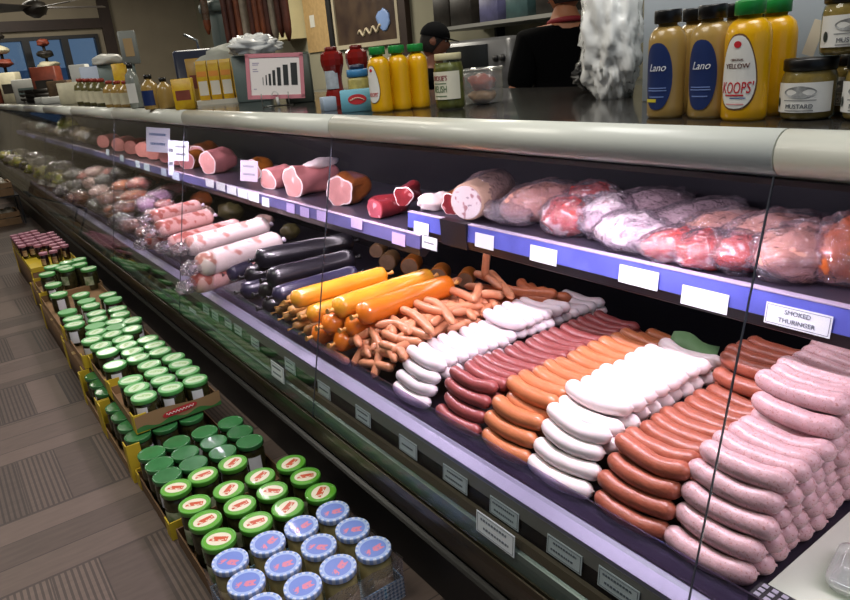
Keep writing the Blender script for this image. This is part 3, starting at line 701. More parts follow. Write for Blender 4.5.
# ---------------------------------------------------------------- far meats on the deck
pk = [P('meat_pink', 'd98f8a', .3, vary=.2, vscale=14, coat=.3, col2='c25f52'), P('meat_orange', 'c8703c', .3, vary=.2, vscale=14, coat=.3), P('meat_lilac', 'c9a0c0', .22, vary=.15, vscale=12, coat=.4),
      P('meat_brown', '8a5138', .35, vary=.25, vscale=16, coat=.2), P('meat_pale', 'e0bcae', .28, vary=.12, vscale=18, coat=.3), P('pack_olive', '6f6840', .4, vary=.3, vscale=16), P('pack_green', '8d9a3c', .4, vary=.35, vscale=18, col2='c9bd4e'), P('pack_grey', '6b6a64', .3, vary=.4, vscale=16)]
fl = [(202, 199, .56, 1.38, 0, .07, 1, 'orange-red piece at the back beside the marbled logs'), (205, 213, .53, 1.32, 0, .06, 4, 'pale brown piece in front of the orange-red one'), (230, 212, .53, 1.42, 0, .075, 5, 'olive packet under the shelf'), (263, 222, .55, 1.36, 0, .055, 4, 'crumpled pale packet behind the black logs'),
      (290, 231, .53, 1.40, 0, .05, 5, 'dull packet at the back of the black logs'), (338, 245, .53, 1.45, 0, .05, 4, 'pale packet at the back under the shelf')]
for i, (px, py, z, X, _, s, mi, lb) in enumerate(fl):
    p = atx(px, py, X); p.z = max(p.z, DK + s * .6)
    o = MB().lump((0, 0, 0), (s, s * 1.2, s * .75), i, .25).build('meat_packet', pk[mi], None, p); tag(o, lb, 'meat packet')
far = [(172, 190, .60, .060, 0), (160, 197, .585, .062, 2), (148, 205, .575, .070, 2), (135, 197, .60, .062, 1), (140, 184, .63, .060, 0), (124, 186, .615, .058, 1), (150, 178, .64, .062, 1), (128, 208, .56, .062, 3), (112, 199, .575, .066, 3), (100, 192, .575, .064, 4),
       (115, 212, .53, .060, 1), (133, 226, .52, .055, 3), (122, 221, .515, .060, 7), (146, 232, .515, .05, 3), (104, 181, .60, .06, 7), (92, 184, .585, .066, 4), (85, 177, .59, .065, 0), (110, 174, .63, .062, 0), (96, 172, .62, .062, 4), (122, 172, .65, .06, 7), (78, 187, .56, .066, 7), (98, 205, .535, .06, 7), (80, 197, .53, .06, 3), (165, 206, .57, .055, 0), (155, 215, .56, .05, 4)]
rnd = random.Random(11)
for i, (px, py, z, s, mi) in enumerate(far):
    p = atz(px, py, z)
    nm = ['pink', 'orange', 'lilac-wrapped', 'brown', 'pale', 'olive', 'green', 'grey'][mi]
    t = thing('wrapped_meat', '%s piece of wrapped meat in the far heap, %s' % (nm, ('%s from its right end' % ORD[i] if i < 20 else '%s from its left end' % ORD[24 - i])), 'meat', p, rz=rnd.uniform(0, 3), group='wrapped meats in the far heap')
    MB().lump((0, 0, 0), (s, s * 1.45, s * .7), i + 20, .28, 1.9).build('meat', pk[mi], t)
    MB().lump((0, 0, 0), (s * 1.08, s * 1.6, s * .78), i + 50, .22, 2.6, None, 30, 20, crease=.08).build('plastic_film', crump, t)
# farthest part of the case: green and yellow packets, dark bags on the shelf
yg = [(64, 181, .56, 6), (55, 176, .56, 6), (47, 172, .57, 6), (38, 168, .57, 6), (30, 165, .58, 5), (22, 162, .58, 6), (14, 160, .59, 5), (70, 190, .53, 7), (45, 162, .62, 7), (60, 168, .62, 7), (33, 158, .63, 7), (20, 154, .63, 5), (75, 176, .60, 7), (8, 156, .6, 6)]
for i, (px, py, z, mi) in enumerate(yg):
    p = atz(px, py, z); s = .085
    if p.y > 11.3: continue
    p.z = max(p.z, DK + s * .72)
    t = thing('salad_packet', '%s packet at the far end of the case, %s from the meats' % (['', '', '', '', '', 'olive', 'yellow-green', 'greyish'][mi], ORD[i]), 'packet', p, rz=rnd.uniform(0, 3), group='packets at the far end of the case')
    MB().lump((0, 0, 0), (s, s * 1.3, s * .7), i + 80, .35, 2.2).build('contents', pk[mi], t)
    MB().lump((0, 0, 0), (s * 1.05, s * 1.4, s * .76), i + 120, .3, 2.6, None, 20, 12).build('plastic_film', crump, t)
drk = P('pack_dark', '3c3a30', .25, vary=.4, vscale=18)
tanp = P('pack_tan', '7d6f4e', .3, vary=.35, vscale=20)
for i, (px, py, mi) in enumerate([(100, 148, 0), (92, 146, 1), (84, 145, 1), (75, 146, 0), (67, 143, 1), (58, 146, 1), (50, 142, 0), (42, 148, 1), (34, 143, 0), (26, 144, 1), (17, 142, 0), (10, 145, 1), (3, 140, 1), (62, 152, 0), (80, 153, 0)]):
    p = atx(px, py, 1.31); s = .085
    if p.y > 11.3: continue
    p.z = FZ - .004 + s * .88
    t = thing('shelf_packet', 'dull %s packet on the farthest shelf, %s from the pink rolls' % (('dark', 'tan')[mi], ORD[i]), 'packet', p, rz=rnd.uniform(0, 3), group='packets on the farthest shelf')
    MB().lump((0, 0, 0), (s, s * 1.3, s * .8), i + 160, .35, 2.2).build('contents', (drk, tanp)[mi], t)
    MB().lump((0, 0, 0), (s * 1.05, s * 1.4, s * .86), i + 190, .3, 2.6, None, 20, 12).build('plastic_film', crump, t)
p = aty(8, 122, 8.2); tag(MB().lump((0, 0, 0), (.10, .14, .07), 5, .3).build('yellow_packet', pk[6], None, (1.3, 8.2, .93)), 'yellow-green packet high at the far end of the case', 'packet')
blu = P('blue_reflection', '3b62a8', .25, vary=.2, vscale=6, coat=.4)
b_ = atx(60, 128, 1.45); b_.z = FZ - .004 + .062; tag(MB().bevbox(-.10, .10, -.22, .22, -.06, .06, .02).build('blue_reflection_block', blu, None, b_), 'dark blue block in place of a window reflection at the far end', 'packet')  # solid block stands in for the window's reflection in the glass
# ---------------------------------------------------------------- meats on the shelf
SB = SZ - .004                              # near shelf board top
FB = FZ - .004
ham_rind = P('ham_rind', '9c5a2c', .3, vary=.3, vscale=14, coat=.3); ham_cut = P('ham_cut', 'd79a94', .35, vary=.12, vscale=22, spots=('efdcd6', 16, .60), coat=.2)
pinkh = P('pink_ham', 'd98d8c', .3, vary=.12, vscale=14, coat=.3); fat = P('white_fat', 'eee0dc', .35, vary=.05, vscale=20); darkr = P('dark_red_meat', '8b2f34', .3, vary=.25, vscale=25, coat=.3, spots=('c98a8a', 40, .64))
redp = P('red_pack', 'c0443e', .24, vary=.15, vscale=12, coat=.4, spots=('ecc4c0', 22, .53)); hock = P('tan_hock', 'c98f70', .3, vary=.2, vscale=12, coat=.3, col2='dba79a'); pale = P('pale_slab', 'd9c3c4', .25, vary=.1, vscale=8, coat=.4)
fleck = P('flecked_pack', 'efe6e2', .3, spots=('8f4a3c', 55, .66), coat=.3); roll = P('roll_side', 'd6b49c', .25, vary=.15, vscale=12, coat=.4); spiral = P('roll_face', 'efe4e4', .3, spots=('b88a8c', 40, .6))
def onshelf(px, py, X, base, hgt): 
    p = atx(px, py, X + .08); p.z = base + hgt; return p
def wrapped(name, px, py, X, size, mat, seed, label, rz=0., base=SB, wrap=True, amt=.22, extra=None, cat='wrapped meat', fs=1.08):
    size = tuple(q * (1.1 if wrap else 1) for q in size); p = onshelf(px, py, X, base + .002, size[2] * .86)
    t = thing(name, label, cat, p, rz=rz, group='meats on the glass case shelf')
    MB().lump((0, 0, 0), size, seed, amt, 1.7, None, 22, 14, flatten=.86).build('meat', mat, t)
    if extra: extra(t)
    if wrap: MB().lump((0, 0, 0), (size[0] * fs, size[1] * (fs + .06), size[2] * (fs + .02)), seed + 9, .16, 2.8, None, 44, 30, flatten=.8, crease=.07).build('plastic_film', crump, t)
    return t
# near shelf from right to left
wrapped('smoked_meat_net', 848, 245, 1.27, (.07, .05, .058), P('netted_meat', 'cf6a2e', .3, vary=.25, vscale=18, coat=.4), 1, 'orange smoked piece at the right edge of the shelf')
wrapped('pork_hock', 803, 256, 1.235, (.085, .055, .05), hock, 2, 'tan pork hock in clear film, right of the glass joint', rz=-.5)
wrapped('pork_hock', 775, 240, 1.30, (.10, .055, .05), hock, 3, 'pinkish pork hock behind the red pack at the glass joint', rz=-.5)
wrapped('red_meat_pack', 742, 262, 1.215, (.06, .055, .038), redp, 4, 'red packet right at the glass joint', rz=-.4)
wrapped('pork_hock', 725, 232, 1.29, (.10, .05, .045), hock, 5, 'tan hock lying behind the red packets', rz=-.6)
wrapped('red_meat_pack', 707, 262, 1.19, (.06, .05, .036), redp, 6, 'red and white packet, middle of the three red ones', rz=-.3)
wrapped('red_meat_pack', 682, 256, 1.19, (.075, .042, .036), redp, 7, 'red and white packet, leftmost of the three red ones', rz=-.8)
wrapped('pale_meat_slab', 690, 222, 1.34, (.17, .055, .042), pale, 8, 'long pale vacuum-packed slab reaching back on the shelf', rz=-.15, amt=.12)
wrapped('pale_meat_slab', 640, 212, 1.36, (.16, .06, .045), pale, 9, 'pale slab with brownish top behind the flecked packet', rz=-.1, amt=.12)
wrapped('flecked_meat_pack', 634, 243, 1.20, (.055, .075, .042), fleck, 10, 'white packet flecked with brown in the middle of the shelf', rz=.3)
wrapped('flecked_meat_pack', 608, 232, 1.26, (.065, .06, .05), fleck, 11, 'white flecked packet behind the front one', rz=.1)
wrapped('red_meat_pack', 592, 204, 1.36, (.08, .07, .05), redp, 12, 'red and white packet far back on the shelf', rz=.2)
wrapped('red_meat_pack', 569, 228, 1.22, (.055, .06, .045), redp, 13, 'red and pink packet left of the flecked ones', rz=.4)
wrapped('pork_hock', 545, 216, 1.30, (.12, .055, .05), hock, 14, 'brownish pork hock left of the red and pink packet', rz=-.2)
# big roll in film
p = onshelf(486, 203, 1.26, SB + .002, .058)
t = thing('meat_roll', 'thick meat roll with a white spiral end wrapped in shiny film', 'meat roll', p, rz=-1.15, group='meats on the glass case shelf')
MB().tube([(0, y, 0) for y in (-.13, -.12, -.04, .05, .12, .14)], [.050, .055, .056, .055, .048, .02], 24).build('meat', roll, t)
MB().tube([(0, -.1335, 0), (0, -.129, 0)], [.047, .049], 24).build('cut_face', spiral, t)
MB().lump((.0, .02, .0), (.068, .15, .064), 33, .10, 3.0, None, 48, 30, flatten=.8, crease=.05).build('plastic_film', crump, t)
film(onshelf(508, 228, 1.20, SB, .036) , (.05, .085, .032), 41); o = bpy.data.objects['plastic_film'] if False else C.objects[-1]; tag(o, 'crumpled clear film lying in front of the meat roll', 'plastic film')
# pieces left of the roll
RG = dict(rough=.22)
cutlog('smoked_meat', onshelf(462, 207, 1.24, SB, .032), .036, .13, -1.2, ham_rind, darkr, 'smoked piece with an orange rind and dark red cut left of the roll', 'meat', fatm=fat, **RG)
wrapped('fat_meat_slab', 436, 207, 1.19, (.020, .055, .030), fat, 21, 'white fatty strip beside the smoked piece', rz=.95, wrap=False, cat='meat', amt=.45)
cutlog('dark_red_meat', onshelf(411, 206, 1.22, SB, .032), .035, .12, -1.0, darkr, darkr, 'dark red cured piece at the left end of the near shelf', 'meat', fatm=fat, **RG)
cutlog('dark_red_meat', onshelf(392, 204, 1.22, FB, .036), .042, .16, -1.45, darkr, P('red_cut', 'a8505a', .35, vary=.15, vscale=30, spots=('d0a0a4', 40, .62)), 'dark red cured block right of the ham end', 'meat', sq=.9, **RG)
cutlog('ham', onshelf(352, 190, 1.26, FB, .054), .062, .17, -1.15, ham_rind, ham_cut, 'ham end with a brown rind and pink cut face', 'ham', fatm=fat, **RG)
cutlog('ham', onshelf(316, 184, 1.28, FB, .058), .068, .24, -1.45, pinkh, ham_cut, 'big pink ham with white fat and its cut side forward', 'ham', fatm=fat, **RG)
wrapped('fat_meat_slab', 322, 172, 1.31, (.055, .09, .022), fat, 25, 'white fat cap lying on the big pink ham', rz=-1.3, wrap=False, cat='meat', base=FB + .100, amt=.3)
cutlog('ham', onshelf(281, 182, 1.25, FB, .044), .052, .15, -1.3, pinkh, ham_cut, 'small pink ham left of the big one', 'ham', fatm=fat, **RG)
cutlog('ham', onshelf(262, 176, 1.32, FB, .046), .052, .15, -1.0, orskin, ham_cut, 'orange-rinded ham piece behind the small pink ham', 'ham', fatm=fat, **RG)
cutlog('ham', onshelf(222, 166, 1.27, FB, .060), .068, .19, -1.25, pinkh, ham_cut, 'pink ham in the middle of the far shelf', 'ham', fatm=fat, **RG)
cutlog('ham', onshelf(207, 158, 1.36, FB, .062), .068, .20, -.9, ham_rind, ham_cut, 'brown rind ham behind the pink one', 'ham', fatm=fat, **RG)
cutlog('ham', onshelf(196, 164, 1.25, FB, .048), .055, .16, -1.0, orskin, pinkh, 'orange rind ham left of the pink one', 'ham', fatm=fat, **RG)
for i, (px, py) in enumerate([(186, 155), (176, 158), (163, 158), (152, 152), (140, 151), (127, 147), (112, 146)]):
    cutlog('pink_roll', onshelf(px, py, 1.27, FB, .058), .056, .24, -.75, pinkh if i != 4 else darkr, pinkh, 'pink meat roll on the far shelf, %s from the hams' % ORD[i], 'meat roll', group='pink rolls on the far shelf')
# price cards standing on the shelf
def standcard(px, py, X, w, h, label, seed, lean=.25, col='dfe6f4', blue=False):
    p = atx(px, py, X + .08); t = thing('standing_card', label, 'price card', p, rot=(-lean * .6, lean * .5, -.80), group='cards standing on the far shelf')
    MB().box(-w / 2, w / 2, 0, .0015, -h / 2, h / 2).build('card', P('card_' + col, col, .4), t)
    lines_mb(w, h, seed, 2).build('lettering', P('blue_ink', '3f6fa0', .5) if blue else ink, t)
    return t
standcard(158, 140, 1.13, .16, .15, 'white price card with blue print standing on the far shelf', 5, blue=True)
standcard(181, 151, 1.10, .09, .11, 'small white card beside the blue printed one', 6)
standcard(171, 158, 1.09, .035, .20, 'narrow white strip card between two cards', 8)
standcard(249, 171, 1.12, .085, .095, 'grey-white price card leaning by the small pink ham', 7, col='b9aebc')
# ---------------------------------------------------------------- front right corner of the deck
pl = [atz(738, 600, .452), atz(764, 570, .452), atz(853, 502, .452)]
o = MB().box(.905, 1.42, .02, .440, .4455, .4515).build('white_paper_sheet', P('white_sheet', 'd5dccb', .45)); tag(o, 'white greaseproof board on the deck right of the pink bratwurst', 'board')
o = MB().box(.862, .902, .25, .44, .446, .470)
t = o.build('black_grille', P('black_mesh', '17171b', .5)); tag(t, 'small black perforated strip at the front right of the deck', 'grille')
h_ = MB()
for a in range(12):
    for b in range(3): h_.box(.866 + b * .012, .874 + b * .012, .255 + a * .0155, .264 + a * .0155, .4702, .4712)
h_.build('holes', P('mesh_dot', '8a8894', .5), t)
p = atz(842, 580, .462)
t = thing('clear_tub', 'clear plastic lid lying on the white board at the right edge', 'tub', (p.x + .03, p.y - .05, .452), rz=.2)
MB().bevbox(-.05, .05, -.07, .07, 0, .022, .015).build('tub_body', glassy('clear_tub', 'eef2ee', .05, .12, haze=.2), t)
MB().bevbox(-.055, .055, -.075, .075, .022, .026, .017).build('rim', glassy('clear_tub', 'eef2ee'), t)
# ================================================================ jars on the floor
lid_g = lidprint('lid_green_printed', '64b032', 'ece6cc', 'cf5a34', 0.0, .033, .026, 80)
lid_gp = P('lid_green_plain', '5cb060', .35, vary=.06, vscale=20, coat=.3, rnd=.12)
lid_gl = lidprint('lid_green_pale_sheen', '72bd72', 'cfe8c0', 'a4d084', 0.004, .034, .026, 80)  # paler: window sheen on the lids is put into the colour
lid_b = lidprint('lid_blue_printed', 'a9c2ee', '7892dc', 'e08ba4', -.006, .033, .033, 90)
lid_bs = P('lid_blue_stripe', '95b2ea', .4); lid_bw = P('lid_white_stripe', 'd3def5', .4)
lid_d = P('lid_green_shaded', '3a7d46', .25, vary=.1, vscale=20, coat=.3, rnd=.12)  # darker: shade on the low jars is put into the colour
jglass = glassy('jar_glass', 'e8efe6', .03, .05)
pick = P('pickles', '4b4426', .4, col2='2a2312', vary=.2, vscale=45, bump=.3, bscale=60)
pick2 = P('red_cabbage', '4a1f22', .4, vary=.4, vscale=40, bump=.3, bscale=60)
kraut = P('pale_mustard', 'c9b084', .45, vary=.12, vscale=40)
berry = P('dark_preserve', '2a1018', .35, vary=.3, vscale=30)
lab_w = P('label_paper', 'dfe2e6', .5, vary=.03, vscale=30); lab_g = P('label_green', '5a7d4a', .5, col2='cfd2b4', vary=.1, vscale=24); lab_k = P('label_kraft', '8a5f3c', .5, col2='d9c9a0', vary=.1, vscale=28)
def patch(r, z0, z1, a0, a1, n=10):
    """curved label facing local -y"""
    mb = MB(); vs = []
    for i in range(n + 1):
        a = -PI / 2 + a0 + (a1 - a0) * i / n
        vs += [(r * math.cos(a), r * math.sin(a), z0), (r * math.cos(a), r * math.sin(a), z1)]
    mb.add(vs, [(2 * i, 2 * i + 2, 2 * i + 3, 2 * i + 1) for i in range(n)]); return mb
def make_jar(name, label, h, r, lidm, content, labm, lidrim=None, lab=(.22, .62, -.9, .9), group=None, stripes=False):
    t = thing(name, label, 'jar', group=group); hb = h - .014
    prof = [(r * .80, 0), (r * .93, .003), (r * .96, .010), (r * .96, hb * .80), (r * .92, hb * .88), (r * .84, hb * .94), (r * .84, hb)]
    MB().lathe([(q - .0015, z + .002) for q, z in prof[:-1]] , 20).build('contents', content, t)
    MB().lathe(prof, 20, cap=False).build('glass_jar', jglass, t)
    l = MB(); seg = 32
    l.lathe([(r * .97, hb - .002), (r * 1.0, hb), (r * 1.0, h - .002)], seg, cap=False, m=1)
    l.lathe([(r * 1.0, h - .002), (r * .985, h), (r * .90, h), (r * .86, h - .0012)], seg, cap=False, m=1)
    l.lathe([(r * .86, h - .0012), (1e-6, h - .0012)], seg, cap=False, m=0)
    if stripes:
        for i in range(len(l.m)):
            if l.m[i] == 1 and i % 2: l.m[i] = 2
    ms = [lidm, lidrim or lidm] + ([lid_bw] if stripes else [])
    l.build('lid', ms, t)
    patch(r * .97, hb * lab[0], hb * lab[1], lab[2], lab[3]).build('paper_label', labm, t)
    return t
rnd = random.Random(21)
green_rim = P('lid_green_rim', '58a838', .3, coat=.4, rnd=.06)
gp_rim = P('lid_green_rim_dull', '5cb05c', .32, coat=.4, rnd=.12)
JR = .0455
J = {}
J['blue'] = make_jar('mustard_jar', '-', .138, JR, lid_b, kraut, lab_k, lid_bs, (.18, .60, -.7, .7), stripes=True)
J['green'] = make_jar('pickle_jar', '-', .138, JR, lid_g, pick, lab_g, green_rim)
J['dgreen'] = make_jar('pickle_jar', '-', .126, JR * .98, lid_d, pick, lab_w, lid_d, (.3, .75, -.5, .5))
J['pale'] = make_jar('pickle_jar', '-', .100, JR * .98, lid_gl, pick, lab_w, gp_rim, (.2, .85, -.45, .45))
J['tall'] = make_jar('pickle_jar', '-', .130, JR * .98, lid_gl, pick, lab_g, gp_rim, (.3, .75, -.6, .6))
J['cab'] = make_jar('cabbage_jar', '-', .100, JR * .98, lid_gp, pick2, lab_w, gp_rim, (.2, .85, -.45, .45))
pinklid = P('pink_lid', 'b4788c', .4, rnd=.08)
J['pink'] = make_jar('preserve_jar', '-', .095, .026, pinklid, berry, lab_k, pinklid, (.2, .7, -.6, .6))
def jar(k, x, y, z, label, group):
    dup(J[k], (x, y, z), rnd.uniform(-.9, .9), label, group)
cn = ['in the aisle-side column', 'in the second column from the aisle', 'in the third column from the aisle', 'in the column nearest the case']
z0 = .012
rn = ['nearest row', 'middle row', 'farthest row']
for i, y in enumerate((1.285, 1.388, 1.49)):
    for j, x in enumerate((.360, .459, .556, .655)):
        jar('blue', x + rnd.uniform(-.002, .002), y, z0, 'blue-lidded jar %s of its shrink-wrapped tray, %s' % (cn[j], rn[i]), 'blue-lidded jars in the tray on the floor')
for i, y in enumerate((1.592, 1.697, 1.793)):
    for j, x in enumerate((.367, .468, .568, .672)):
        jar('green', x + rnd.uniform(-.003, .003), y, z0, 'bright green-lidded jar, %s, %s behind the blue lids' % (cn[j], ['row just', 'second row', 'third row'][i]), 'green-lidded pickle jars beside the blue lids')
for i, y in enumerate((1.945, 2.035, 2.12, 2.21)):
    for j, x in enumerate((.356, .443, .54, .634)):
        if (i, j) == (0, 3): continue
        jar('dgreen' if i > 0 else 'green', x, y + (.0 if j else -.01), z0 + (.0 if i else -.012), 'dark green-lidded jar in the low tray, %s, %s row' % (cn[j], ORD[i]), 'dark green-lidded jars in the low tray')
# lower level jars under the stacked trays, aisle column and front row
for i, y in enumerate((2.36, 2.46, 2.56, 2.655, 2.84, 2.94, 3.04)):
    jar('dgreen', .352, y, z0, 'dark green-lidded jar in the lower tray on the aisle side, %s from the near end' % ORD[i], 'jars in the lower trays under the stacked ones')
for i, x in enumerate((.445, .54)):
    jar('dgreen', x, 2.36, z0, 'dark green-lidded jar below the red-badged carton front, %s from the aisle' % ORD[i + 1], 'jars in the lower trays under the stacked ones')
zt = .150
A = [(.41, 2.41), (.505, 2.41), (.595, 2.41), (.41, 2.505), (.505, 2.505), (.60, 2.51), (.41, 2.595), (.505, 2.595), (.60, 2.60), (.505, 2.69), (.60, 2.69)]
for i, (x, y) in enumerate(A):
    jar('pale', x, y, zt, 'pale green-lidded jar in the red-badged tray, row %s from its front, %s' % (['one', 'one', 'one', 'two', 'two', 'two', 'three', 'three', 'three', 'four', 'four'][i], 'aisle side' if x < .45 else 'middle' if x < .55 else 'case side'), 'jars in the stacked tray with the red badge')
A2 = [(.40, 2.80), (.49, 2.80), (.578, 2.80), (.41, 2.975), (.49, 2.89), (.58, 2.89), (.405, 3.07), (.49, 2.985), (.578, 2.985), (.495, 3.075)]
for i, (x, y) in enumerate(A2):
    jar('tall' if False else 'pale', x, y, zt, 'green-lidded jar in the second stacked tray, %s from its near right corner' % ORD[i], 'jars in the second stacked tray')
Bj = [(.38, 3.71), (.38, 3.57), (.37, 3.47), (.49, 3.97), (.49, 3.82), (.49, 3.715), (.485, 3.56), (.47, 3.455), (.44, 3.36), (.425, 3.27), (.39, 3.18), (.60, 3.84), (.60, 3.725), (.58, 3.54), (.57, 3.44), (.525, 3.35), (.51, 3.265), (.475, 3.18), (.56, 3.18), (.59, 3.30)]
Bj = [(x, y) for x, y in Bj]
for i, (x, y) in enumerate(Bj):
    jar('cab' if i % 4 == 0 else 'pale', x, y, zt, 'green-lidded jar in the third run of stacked trays, %s counted from its aisle side' % ORD[min(i, 19)], 'jars in the third run of stacked trays')
for i, (x, y) in enumerate([(.40, 4.09), (.41, 4.33)]):
    jar('pale', x, y, zt, 'green-lidded jar alone at the aisle edge beyond the third run, %s' % ['nearer one', 'farther one'][i], 'jars at the aisle edge')
for i, (x, y) in enumerate([(.46, 4.66), (.41, 4.50), (.55, 4.69), (.52, 4.52), (.62, 4.40), (.51, 4.58), (.60, 4.56), (.62, 4.70)]):
    jar('tall', x, y, zt, 'green-lidded jar in the farthest green cluster, %s counted from the aisle' % ORD[i], 'jars in the farthest green cluster')
k = 0
for cx in (.415, .50, .585):
    for yy in range(6):
        for s in (-.026 * 0, ):
            y = 5.15 + yy * .115 + (.30 if cx < .45 else .2 if cx < .55 else 0); k += 1
            if y > 5.95: continue
            jar('pink', cx - .022, y, .20, 'small pink-lidded preserve jar, %s row back, %s line' % (ORD[yy], 'aisle-side' if cx < .45 else 'middle' if cx < .55 else 'case-side'), 'pink-lidded jars at the far end')
            jar('pink', cx + .032, y + .01, .20, 'small pink-lidded preserve jar, %s row back, %s line, right of pair' % (ORD[yy], 'aisle-side' if cx < .45 else 'middle' if cx < .55 else 'case-side'), 'pink-lidded jars at the far end')
for i, (x, y) in enumerate([(.47, 5.05), (.53, 5.05)]): jar('pink', x, y, .20, 'dark preserve jar in front of the pink-lidded lines, %s' % ['left', 'right'][i], 'pink-lidded jars at the far end')
for k_ in J.values(): drop(k_)
# trays
cb = P('cardboard', '8d6f4c', .8, vary=.12, vscale=12); cbd = P('cardboard_brown', '6d5236', .8, vary=.15, vscale=12); yc = P('yellow_carton', 'c9ae2c', .55, vary=.06, vscale=10)
ging = checks('gingham_print', 'c9dfe9', '2f6a92', 90)
def tray(label, x0, x1, y0, y1, zb, h, mat, corners=None, ch=None, t=.004, name='jar_tray', group='cardboard trays of jars'):
    r = thing(name, label, 'tray', (x0, y0, zb), group=group); W = x1 - x0; D = y1 - y0
    b = MB(); b.box(0, W, 0, D, 0, .005); b.box(0, t, 0, D, .005, h); b.box(W - t, W, 0, D, .005, h); b.box(t, W - t, 0, t, .005, h); b.box(t, W - t, D - t, D, .005, h)
    b.build('tray_body', mat, r)
    if corners:
        c = ch or h + .02
        for (a, e) in ((0, 0), (1, 0), (0, 1), (1, 1)):
            if corners == 'aisle' and a: continue
            q = MB(); s = .045; xx = -.002 if a == 0 else W - s + .002; yy = -.002 if e == 0 else D - s + .002
            xw = -.003 if a == 0 else W - .001; yw = -.003 if e == 0 else D - .001
            q.box(xw, xw + .004, yy, yy + s, 0, c); q.box(xx, xx + s, yw, yw + .004, 0, c); q.build('corner_post', yc, r)
    return r
tb = tray('low tray with blue gingham printed sides holding the blue-lidded jars', .308, .705, 1.236, 1.540, .001, .062, ging)
fm = MB()
for (a, b_) in (((.306, 1.234), (.306, 1.542)), ((.306, 1.234), (.707, 1.234)), ((.707, 1.234), (.707, 1.542))):
    n = 14; vs = []; a = Vector((*a, 0)); b_ = Vector((*b_, 0)); nr = Vector((-(b_ - a).y, (b_ - a).x, 0)).normalized()
    for i in range(n + 1):
        for q in range(5):
            p = a.lerp(b_, i / n) + nr * (.003 * math.sin(i * 2.1 + q)); p.z = .004 + .03 * q; vs.append(p - Vector((.308, 1.236, .001)))
    fm.add(vs, [(i * 5 + q, (i + 1) * 5 + q, (i + 1) * 5 + q + 1, i * 5 + q + 1) for i in range(n) for q in range(4)])
fm.build('shrink_film', crump, tb)
tg = tray('brown tray of bright green-lidded jars behind the blue-lidded tray', .314, .722, 1.545, 1.852, .001, .055, cbd)
tray('brown tray with a yellow corner holding the darker green-lidded jars', .306, .690, 1.885, 2.268, .001, .050, cbd, 'aisle', .060)
yb = tray('lower tray with yellow corners under the red-badged tray', .298, .640, 2.29, 2.73, .001, .045, cb, 'aisle', .143)
tray('lower tray with yellow corners under the second stacked tray', .298, .640, 2.745, 3.115, .001, .045, cb, 'aisle', .143)
tu = tray('stacked tray with a red badge on its printed front', .352, .655, 2.352, 2.742, .144, .040, cb, 'aisle', .070)
fp = MB(); n = 24; W = .303; vs = []
for i in range(n + 1):
    x = W * i / n; vs += [(x, -.004, .004), (x, -.004, .018 + .007 * math.sin(i * .8)), (x, -.004, .062 + .006 * math.sin(i * .26))]
fp.add(vs, [(3 * i, 3 * i + 3, 3 * i + 4, 3 * i + 1) for i in range(n)], 1); fp.add(vs, [(3 * i + 1, 3 * i + 4, 3 * i + 5, 3 * i + 2) for i in range(n)], 0)
fpo = fp.build('printed_front', [P('front_kraft', '9a7a55', .6), P('front_green', '3f7a3c', .6)], tu)
bd = MB(); n = 28; rot = Matrix.Rotation(.0, 3, 'Y')
vs = [(.155 + .062 * math.copysign(abs(math.cos(2 * PI * i / n)) ** .6, math.cos(2 * PI * i / n)), -.0055, .038 + .012 * math.copysign(abs(math.sin(2 * PI * i / n)) ** .8, math.sin(2 * PI * i / n)) + .004 * math.cos(2 * PI * i / n)) for i in range(n)]
bd.add(vs, [tuple(range(n))]); bdo = bd.build('red_badge', P('badge_red', 'c2333a', .5), tu)
sq = MB(); pts = [(.105 + .1 * i / 40, -.0064, .036 + .004 * i / 40 + .004 * math.sin(i * 1.3)) for i in range(41)]; sq.tube(pts, .0012, 5); sq.build('script_mark', P('script_white', 'eee6e0', .5), tu)
tray('second stacked tray on the yellow-cornered one', .352, .640, 2.750, 3.118, .144, .040, cb, 'aisle', .060)
tray('third stacked tray with yellow corners', .332, .640, 3.128, 3.62, .144, .040, cb, 'aisle', .060)
tray('fourth stacked tray with yellow corners', .332, .652, 3.63, 4.37, .144, .040, cb, 'aisle', .060)
tray('fifth stacked tray with yellow corners under the farthest green lids', .352, .672, 4.38, 4.76, .144, .040, cb, 'aisle', .060)
tray('tray with a yellow front holding the pink-lidded jars', .372, .652, 4.98, 6.0, .190, .030, yc)
def closed_box(label, x0, x1, y0, y1, z0_, z1, mat):
    r = thing('carton', label, 'box', (x0, y0, z0_), group='cartons under the trays'); W = x1 - x0; D = y1 - y0; Hh = z1 - z0_
    MB().bevbox(0, W, 0, D, 0, Hh, .006).build('carton_body', mat, r)
    for yy in (0, D - .05):
        MB().box(-.003, .001, yy, yy + .05, 0, Hh).build('corner_post', yc, r)
    MB().box(.0, W, D / 2 - .02, D / 2 + .02, Hh, Hh + .0008).build('tape', P('tape_tan', 'a58a5c', .35), r); return r
closed_box('brown carton with yellow corners under the third stacked tray', .318, .640, 3.13, 3.62, .001, .143, cbd)
closed_box('brown carton with yellow corners under the fourth stacked tray', .322, .650, 3.635, 4.37, .001, .143, cbd)
closed_box('brown carton with yellow corners under the farthest green lids', .345, .668, 4.385, 4.95, .001, .143, cbd)
closed_box('brown carton under the pink-lidded jars', .372, .652, 4.98, 6.0, .001, .188, cbd)
